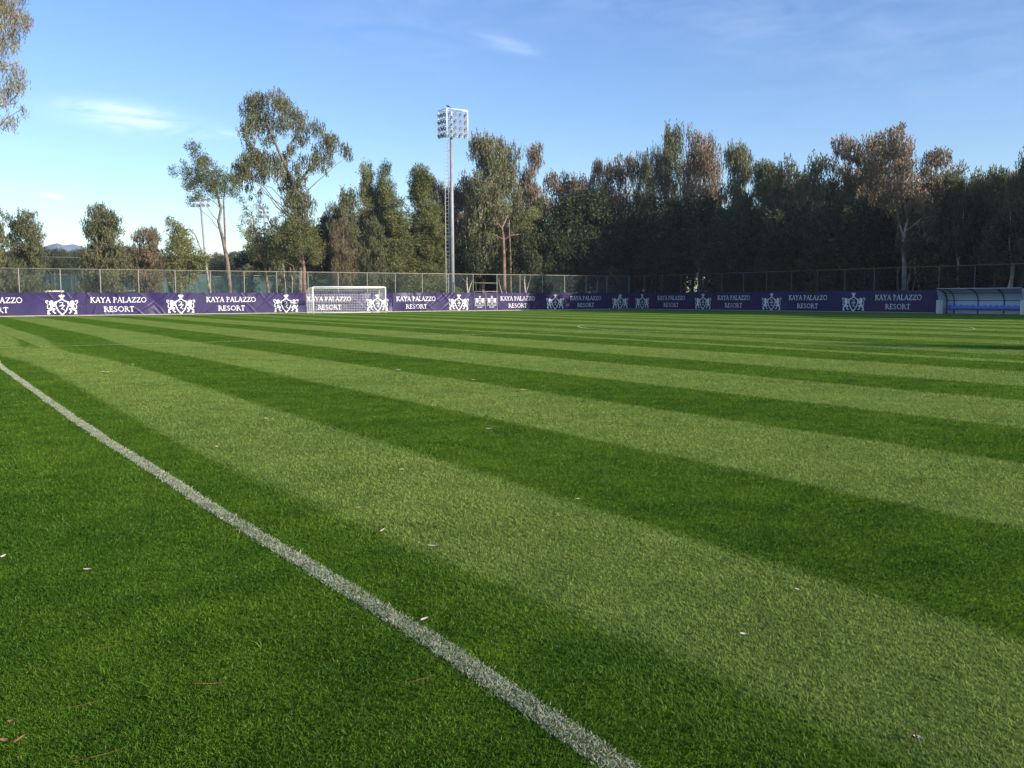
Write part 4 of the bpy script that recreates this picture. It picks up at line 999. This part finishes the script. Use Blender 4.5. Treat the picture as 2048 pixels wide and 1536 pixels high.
hero('eucalyptus_tree', 'biggest eucalyptus with open lobed crown and arching right limb, left of the goal', 5,
     [[(600, 600, 9), (601, 500, 8), (594, 430, 7), (583, 365, 6), (570, 330, 4.5), (548, 280, 3.5), (532, 240, 2)],
      [(594, 375, 4.5), (615, 342, 4), (640, 320, 3), (668, 305, 2.4), (695, 297, 1.2)], [(572, 335, 3.5), (578, 295, 3), (598, 262, 2.5), (610, 238, 1.5)],
      [(584, 365, 2.4), (555, 340, 1.8), (515, 328, 1.2), (485, 335, .7)]],
     [(515, 215, 27), (548, 205, 22), (532, 243, 28), (508, 250, 22), (580, 222, 24), (604, 243, 24), (624, 262, 18), (600, 278, 18), (562, 250, 20), (505, 200, 16), (530, 195, 16), (572, 205, 14),
      (490, 262, 13), (498, 285, 14), (506, 300, 9), (528, 285, 10), (545, 275, 10), (470, 335, 13), (495, 316, 15), (522, 312, 15), (545, 317, 13), (482, 345, 14), (500, 354, 12), (470, 358, 9), (530, 350, 14), (500, 392, 5), (485, 330, 18), (508, 320, 20), (535, 322, 20), (478, 352, 12), (560, 332, 16), (520, 342, 16), (552, 350, 16), (476, 370, 6),
      (503, 372, 9), (512, 385, 7), (495, 345, 12), (575, 312, 13), (590, 335, 13), (584, 298, 12), (600, 318, 9), (652, 285, 20), (667, 280, 16), (692, 298, 13), (638, 308, 18), (628, 328, 16), (655, 322, 12),
      (668, 300, 12), (696, 312, 9), (645, 335, 8), (612, 335, 10), (648, 345, 5), (575, 350, 12), (586, 372, 20), (604, 388, 22), (578, 398, 19), (610, 412, 19), (588, 425, 24), (604, 446, 23), (580, 455, 20), (596, 480, 18), (596, 402, 22), (590, 360, 16)],
     'euc', M_bark_e, 'droop', 1.9, .10, .28, 900, .35, dy=1.0, group=G1)
hero('pine_tree', 'tall leaning pine with two bare pinkish trunks and a windswept crown', 4,
     [[(463, 600, 6.5), (456, 530, 6), (446, 480, 5.2), (437, 443, 4.6), (442, 418, 4.2), (434, 388, 3.6), (426, 360, 2.6), (408, 330, 1.6)], [(456, 560, 3.5), (451, 500, 3.2), (449, 440, 3), (447, 400, 2.6), (452, 365, 1.6)],
      [(430, 372, 2), (405, 370, 1.4), (380, 350, 1)]],
     [(388, 297, 12.2), (373, 292, 7.3), (398, 315, 15.9), (410, 338, 20.7), (386, 350, 18.3), (368, 345, 12.2), (347, 337, 7.3), (356, 345, 6.1), (424, 360, 22.0), (402, 372, 22.0), (444, 352, 15.9), (456, 370, 19.5), (380, 368, 14.6), (470, 382, 12.2), (412, 322, 12.2),
      (440, 380, 15.9), (390, 395, 11.0), (378, 400, 8.5), (425, 385, 14.6), (465, 360, 11.0), (412, 365, 17.1), (396, 335, 13.4), (372, 325, 6.1)],
     'pine', M_bark_e, 'tuft', 1.6, .06, .28, 901, .6, dy=.9, group=G1)
hero('pine_tree', 'bushy conical pine left of the leaning pine', 5, [[(362, 600, 4.5), (360, 520, 4), (354, 450, 2)]],
     [(350, 440, 8.8), (352, 458, 16.2), (362, 475, 20.0), (348, 488, 20.0), (372, 492, 20.0), (356, 512, 25.0), (382, 508, 21.2), (396, 520, 16.2), (348, 530, 18.8), (372, 532, 25.0), (392, 540, 16.2), (358, 552, 21.2), (382, 556, 16.2), (352, 566, 13.8), (370, 572, 10.0)],
     'pine', M_bark_p, 'tuft', 2.6, .08, .28, 902, .3, dy=1.6, group=G1)
hero('bare_tree', 'bent bare trunk between the conical pine and the leaning pine', 4.5, [[(424, 600, 3.6), (414, 540, 3.4), (402, 498, 3), (390, 468, 2.4), (378, 458, 1.6), (366, 462, 1)]],
     [(366, 466, 4), (404, 515, 4)], 'pine', M_bark_pale, 'tuft', .6, .06, .25, 903, 0, dy=.2, group=G1)
hero('pine_tree', 'loose airy pine between the leaning pine and the biggest eucalyptus', 7, [[(541, 600, 4.5), (532, 545, 4), (522, 500, 3.5), (511, 460, 2.6), (503, 425, 1.5)]],
     [(488, 402, 9), (500, 420, 12), (514, 412, 11), (490, 440, 13), (514, 445, 13), (500, 462, 13), (524, 428, 8), (488, 470, 9), (506, 488, 13), (520, 475, 11), (494, 498, 9), (512, 512, 11), (527, 500, 9), (480, 455, 6), (530, 520, 7), (545, 490, 8)],
     'pine', M_bark_p, 'tuft', .95, .06, .28, 904, .6, dy=.9, group=G1)
hero('pine_tree', 'low wide light green pine in front of the biggest eucalyptus', 3.5, [[(609, 600, 6), (608, 540, 5.5), (604, 500, 4), (598, 470, 2.5)], [(606, 530, 2.5), (640, 505, 1.6)]],
     [(560, 448, 12), (572, 465, 17), (550, 475, 18), (590, 450, 17), (612, 458, 18), (604, 480, 22), (632, 478, 18), (580, 492, 20), (556, 500, 18), (618, 502, 20), (640, 500, 12), (648, 490, 8), (594, 515, 18), (568, 520, 16), (628, 520, 11), (545, 490, 10), (582, 440, 9), (556, 432, 6)],
     'pine', M_bark_p, 'tuft', 1.5, .07, .3, 905, .5, dy=1.4, group=G1)
hero('eucalyptus_sapling', 'thin young leafy tree under the low wide pine', 2.2, [[(573, 600, 2.5), (570, 560, 2), (566, 530, 1.2)], [(582, 600, 2.5), (585, 560, 2), (580, 535, 1)]],
     [(560, 540, 9), (572, 548, 9), (566, 528, 9), (584, 542, 9), (590, 560, 7), (555, 562, 7), (578, 568, 7), (562, 575, 6)], 'euc', M_bark_pale, 'droop', .9, .09, .28, 906, .5, dy=.4, group=G1)
# pale forked tree in front of the dark wood and its big crown (right fence): built on the x plane
def hero_x(name, label, off, trunks, clumps, kind, barkm, mode, dens, lw_, ll, seed, frac=.7, group=None):
    Xp = RX + off; rs = random.Random(seed); b0 = on_x(trunks[0][0][0], trunks[0][0][1], Xp); o = Vector((Xp, b0.y, 0)); sc = depth(o) / F
    cv = lambda px, py: on_x(px, py, Xp) - o
    tr = [[(*cv(px, py), r_ * sc) for px, py, r_ in t_] for t_ in trunks]; tr[0][0] = (tr[0][0][0], tr[0][0][1], 0, tr[0][0][3] * 1.1); tr = [[(a, b_, c_, r_ * .72) for a, b_, c_, r_ in t_] for t_ in tr]
    cl = []
    for px, py, r_ in clumps: q_ = cv(px, py); rr = r_ * sc; cl.append((rs.uniform(-1, 1) * (1 + rr * .6), q_.y, q_.z, rr, rr))
    tm, cmh = tree_meshes(tr, cl, kind, barkm, dens, lw_, ll, mode, seed, frac)
    ro = empty(name, o); tag(ro, label, 'tree', group); link('trunk', tm, ro); link('crown', cmh, ro)
hero_x('eucalyptus_tree', 'tallest reddish pointed eucalyptus with a pale forked trunk in the right wood', 3.2,
       [[(1808, 600, 7), (1809, 540, 6.5), (1808, 480, 6), (1815, 440, 4), (1805, 380, 3), (1798, 300, 1.5)], [(1808, 475, 3.5), (1800, 450, 3), (1790, 400, 2)], [(1812, 462, 3), (1826, 452, 2.4), (1850, 430, 1.5)]],
       [(1796, 252, 11.0), (1795, 268, 17.1), (1800, 290, 24.4), (1780, 300, 22.0), (1818, 300, 19.5), (1765, 318, 19.5), (1795, 325, 29.3), (1826, 330, 24.4), (1770, 345, 26.8), (1810, 358, 31.7), (1780, 378, 29.3), (1838, 372, 26.8), (1858, 360, 17.1), (1815, 395, 29.3),
        (1850, 405, 26.8), (1790, 410, 26.8), (1868, 425, 18.3), (1835, 432, 24.4), (1865, 445, 17.1), (1850, 460, 17.1), (1868, 472, 12.2), (1842, 478, 12.2), (1770, 400, 19.5), (1800, 432, 14.6), (1826, 500, 11.0), (1745, 335, 14.6), (1752, 370, 17.1)],
       'eucb', M_bark_pale, 'droop', 1.7, .11, .32, 910, .5, 'trees of the wood behind the right fence')
hero('broken_pine', 'branching bare limbed trunk below the tall eucalyptus trees right of the mast', 5,
     [[(1009, 600, 6), (1008, 520, 5.5), (1006, 470, 4.5), (1004, 455, 3), (1016, 430, 2)], [(1006, 478, 2.2), (985, 468, 1.4), (972, 467, .9)], [(1006, 480, 2.2), (1025, 470, 1.6), (1050, 468, .9)], [(1004, 458, 2.4), (996, 446, 1.8)], [(1022, 600, 3), (1021, 520, 2.6), (1018, 440, 2)]],
     [(1040, 440, 16), (1060, 450, 14), (1035, 460, 10), (1055, 430, 14), (975, 470, 10), (1070, 425, 12), (1010, 415, 10)], 'pine', M_bark_p, 'tuft', 1.3, .07, .3, 911, .3, group='trees of the wood behind the far fence')
# big gum whose branches hang into the top left corner, much nearer
ncl = [(8, 25, 32), (34, 22, 20), (44, 48, 16), (22, 62, 20), (-5, 70, 30), (48, 30, 10), (8, 100, 16), (30, 84, 9), (14, 128, 18), (42, 132, 15), (20, 160, 20), (42, 162, 12), (8, 185, 20), (34, 182, 12), (44, 212, 10), (24, 232, 14), (6, 250, 14),
       (-30, 20, 40), (-60, 60, 45), (-30, 120, 36), (-70, 140, 45), (-30, 190, 34), (-80, 220, 40), (-25, 245, 20), (-110, 20, 50), (-120, 110, 50), (-130, 200, 45), (-60, -20, 50), (0, -20, 34), (-110, -60, 60), (-20, -60, 40), (-170, 60, 50), (-180, 160, 50), (-200, -20, 60), (-60, -110, 60), (-140, -120, 60),
       (40, -15, 14), (14, 5, 16)]
hero('gum_tree', 'nearby gum tree whose drooping reddish branches hang into the top left corner', 0,
     [[(-165, 1010, 26), (-160, 600, 20), (-150, 300, 15), (-130, 100, 10), (-100, -60, 6), (-80, -120, 3)], [(-150, 330, 8), (-80, 230, 5), (-10, 215, 3), (35, 205, 1.2)], [(-145, 220, 8), (-70, 140, 5), (0, 138, 2.6), (40, 122, 1)], [(-135, 120, 8), (-60, 60, 5), (10, 50, 2.6), (40, 20, 1)]],
     [(a_ + 4, b_, c_ * 1.08) for a_, b_, c_ in ncl], 'near', M_bark_e, 'droop', .95, .03, .17, 912, .5, plane_y=-48.0, dy=.9)

# ------------------------------------------------------------------ courts and bits behind the left fence
def screen_mat():
    m_ = bpy.data.materials.new('green_windscreen'); m_.use_nodes = True; t = m_.node_tree; b = t.nodes['Principled BSDF']
    b.inputs['Base Color'].default_value = (.05, .115, .115, 1); b.inputs['Roughness'].default_value = .8; b.inputs['Alpha'].default_value = .62; return m_
M_screen = screen_mat()
def screen_fence(y, x0, x1, hgt, label, step=3.6, top=.0, sh=None):
    root = fence((0, y, 0), 0, 0, list(np.arange(x0, x1 + .1, step)), label, hgt, 0, .03, name='court_fence', wire=False, group='fences around the tennis courts')
    sh = sh or hgt - .1; n_ = int((x1 - x0) / .5); X = np.linspace(x0, x1, n_ + 1); V_ = []
    for z in (.1, sh * .5, sh):
        for x_ in X: V_.append((x_, .05 + .04 * math.sin(x_ * 2.3 + z), z + (.06 * math.sin(x_ * 1.7) if z == sh else 0)))
    i = np.arange(3 * (n_ + 1)).reshape(3, n_ + 1); Q_ = np.stack([i[:-1, :-1], i[:-1, 1:], i[1:, 1:], i[1:, :-1]], -1).reshape(-1, 4)
    link('windscreen', mesh_np('windscreen', V_, Q_, M_screen), root)
screen_fence(16, -12, 46, 3.9, 'tennis court fence with green windscreen nearest behind the far fence')
screen_fence(52, -20, 60, 4.6, 'second tennis court fence with green windscreen farther back', 4.5)
fence((0, 34, 0), 0, 0, list(np.arange(8, 46, 6.2)), 'high thin court fence above the screens left of the goal', 6.2, 2, .04, name='court_fence', wire=False, group='fences around the tennis courts')
# green shade slope, ochre board, earth mound, cream benches
a = on_y(610, 590, 24); b2 = on_y(680, 590, 24)
sh = empty('shade_roof', (a.x, 24, 0)); tag(sh, 'sunlit pale green shade canopy behind the goal', 'canopy')
M_shade = mat('shade_cloth', (.20, .42, .22), .7)
wsh = b2.x - a.x; V_ = [(0, 0, 2.6), (wsh, 0, 3.1), (wsh, 3.5, 4.0), (0, 3.5, 3.0), (wsh * .5, 1.6, 3.1)]
link('cloth', mesh_np('cloth', V_, [[0, 1, 4], [1, 2, 4], [2, 3, 4], [3, 0, 4]], M_shade), sh)
b = MB()
for (x_, y_, z_) in V_[:4]: b.tube([(x_, y_, 0), (x_, y_, z_)], .04, 6)
b.build('support', M_post, sh)
a = on_y(774, 590, 13); b2 = on_y(833, 590, 13); b = MB(); b.box((0, 0, 0), (b2.x - a.x, .25, 2.25)); b.box((-.06, -.05, 2.25), (b2.x - a.x + .06, .3, 2.33))
tag(b.build('wooden_shed_wall', M_board, None, (a.x, 13, 0)), 'low ochre board wall between the goal and the mast, behind the fence', 'wall')
c = place(1222, 'L', 8); V_, Q_ = [], []; nr, na = 8, 28
for i in range(nr + 1):
    for j in range(na):
        t_ = i / nr; an = 2 * math.pi * j / na; rr = 4.2 * t_ * (1 + .12 * math.sin(3 * an)); V_.append((rr * math.cos(an) * 1.3, rr * math.sin(an), 2.75 * (math.cos(t_ * math.pi) * .5 + .5) ** .9 + .12 * random.uniform(-1, 1) * (t_ < .95)))
for i in range(nr):
    for j in range(na): Q_.append([i * na + j, i * na + (j + 1) % na, (i + 1) * na + (j + 1) % na, (i + 1) * na + j])
tag(link('earth_mound', mesh_np('earth_mound', V_, Q_, M_mound, True), loc=(c.x, c.y, -.05)), 'heap of red brown earth behind the fence near the corner', 'earth mound')
def bench(px0, px1, py, y, label):
    a = on_y(px0, py, y); b2 = on_y(px1, py, y); L_ = b2.x - a.x; ro = empty('bench', (a.x, y, 0)); tag(ro, label, 'bench', 'cream benches beside the courts'); z = a.z
    b = MB(); b.box((0, 0, z - .12), (L_, .5, z)); b.build('seat', M_cream, ro)
    for x_ in (.15, L_ - .2):
        b = MB(); b.box((x_, .05, 0), (x_ + .08, .45, z - .12)); b.build('leg', M_cream, ro)
bench(88, 128, 581, 10, 'cream topped bench behind the fence at the far left')
bench(230, 280, 580, 10, 'cream topped bench right of the tall bushy eucalyptus')
b = MB(); b.box((0, 0, 1.2), (2.2, .12, 1.35)); b.box((.1, 0, 0), (.18, .1, 1.2)); b.box((2.0, 0, 0), (2.08, .1, 1.2)); b.box((2.2, 0, 2.2), (2.4, .1, 3.4)) 
# mountain
mt_ = []; d0 = ray(110, 560); D = 560
ridge = [(-200, 520), (-60, 512), (20, 505), (60, 502), (90, 492), (108, 487), (118, 485), (130, 489), (150, 487), (175, 494), (230, 505), (330, 512), (450, 520), (620, 530), (800, 540)]
V_ = []; Q_ = []
for i, (px, py) in enumerate(ridge):
    d = ray(px, 560); d = Vector((d.x, d.y, 0)).normalized(); p = Vector((CX, CY, 0)) + d * D; z = CZ + (595 - py) / F * depth(p)
    q1 = p - d * 60; q2 = p + d * 60; mid = p - d * 26
    V_ += [(q1.x, q1.y, -2), (mid.x, mid.y, z * random.uniform(.45, .6)), (p.x, p.y, z), (q2.x, q2.y, -2)]
for i in range(len(ridge) - 1):
    for j in range(3): Q_.append([4 * i + j, 4 * i + 4 + j, 4 * i + 5 + j, 4 * i + 1 + j])
tag(link('mountain', mesh_np('mountain', V_, Q_, mat('haze_blue_rock', (.27, .33, .42), .9))), kind='structure')  # distance haze painted into the pale blue colour

# haze
HAZE = 0.00016
if HAZE > 0:
    b = MB(); b.box((-760, -760, -1), (760, 760, 47)); hz = b.build('haze', bpy.data.materials.new('haze')); hm = hz.data.materials[0]; hm.use_nodes = True; t = hm.node_tree; t.nodes.clear()
    pv = t.nodes.new('ShaderNodeVolumePrincipled'); pv.inputs['Color'].default_value = (.72, .84, 1, 1); pv.inputs['Density'].default_value = HAZE; pv.inputs['Anisotropy'].default_value = .0
    o = t.nodes.new('ShaderNodeOutputMaterial'); t.links.new(pv.outputs[0], o.inputs['Volume']); tag(hz, kind='stuff')
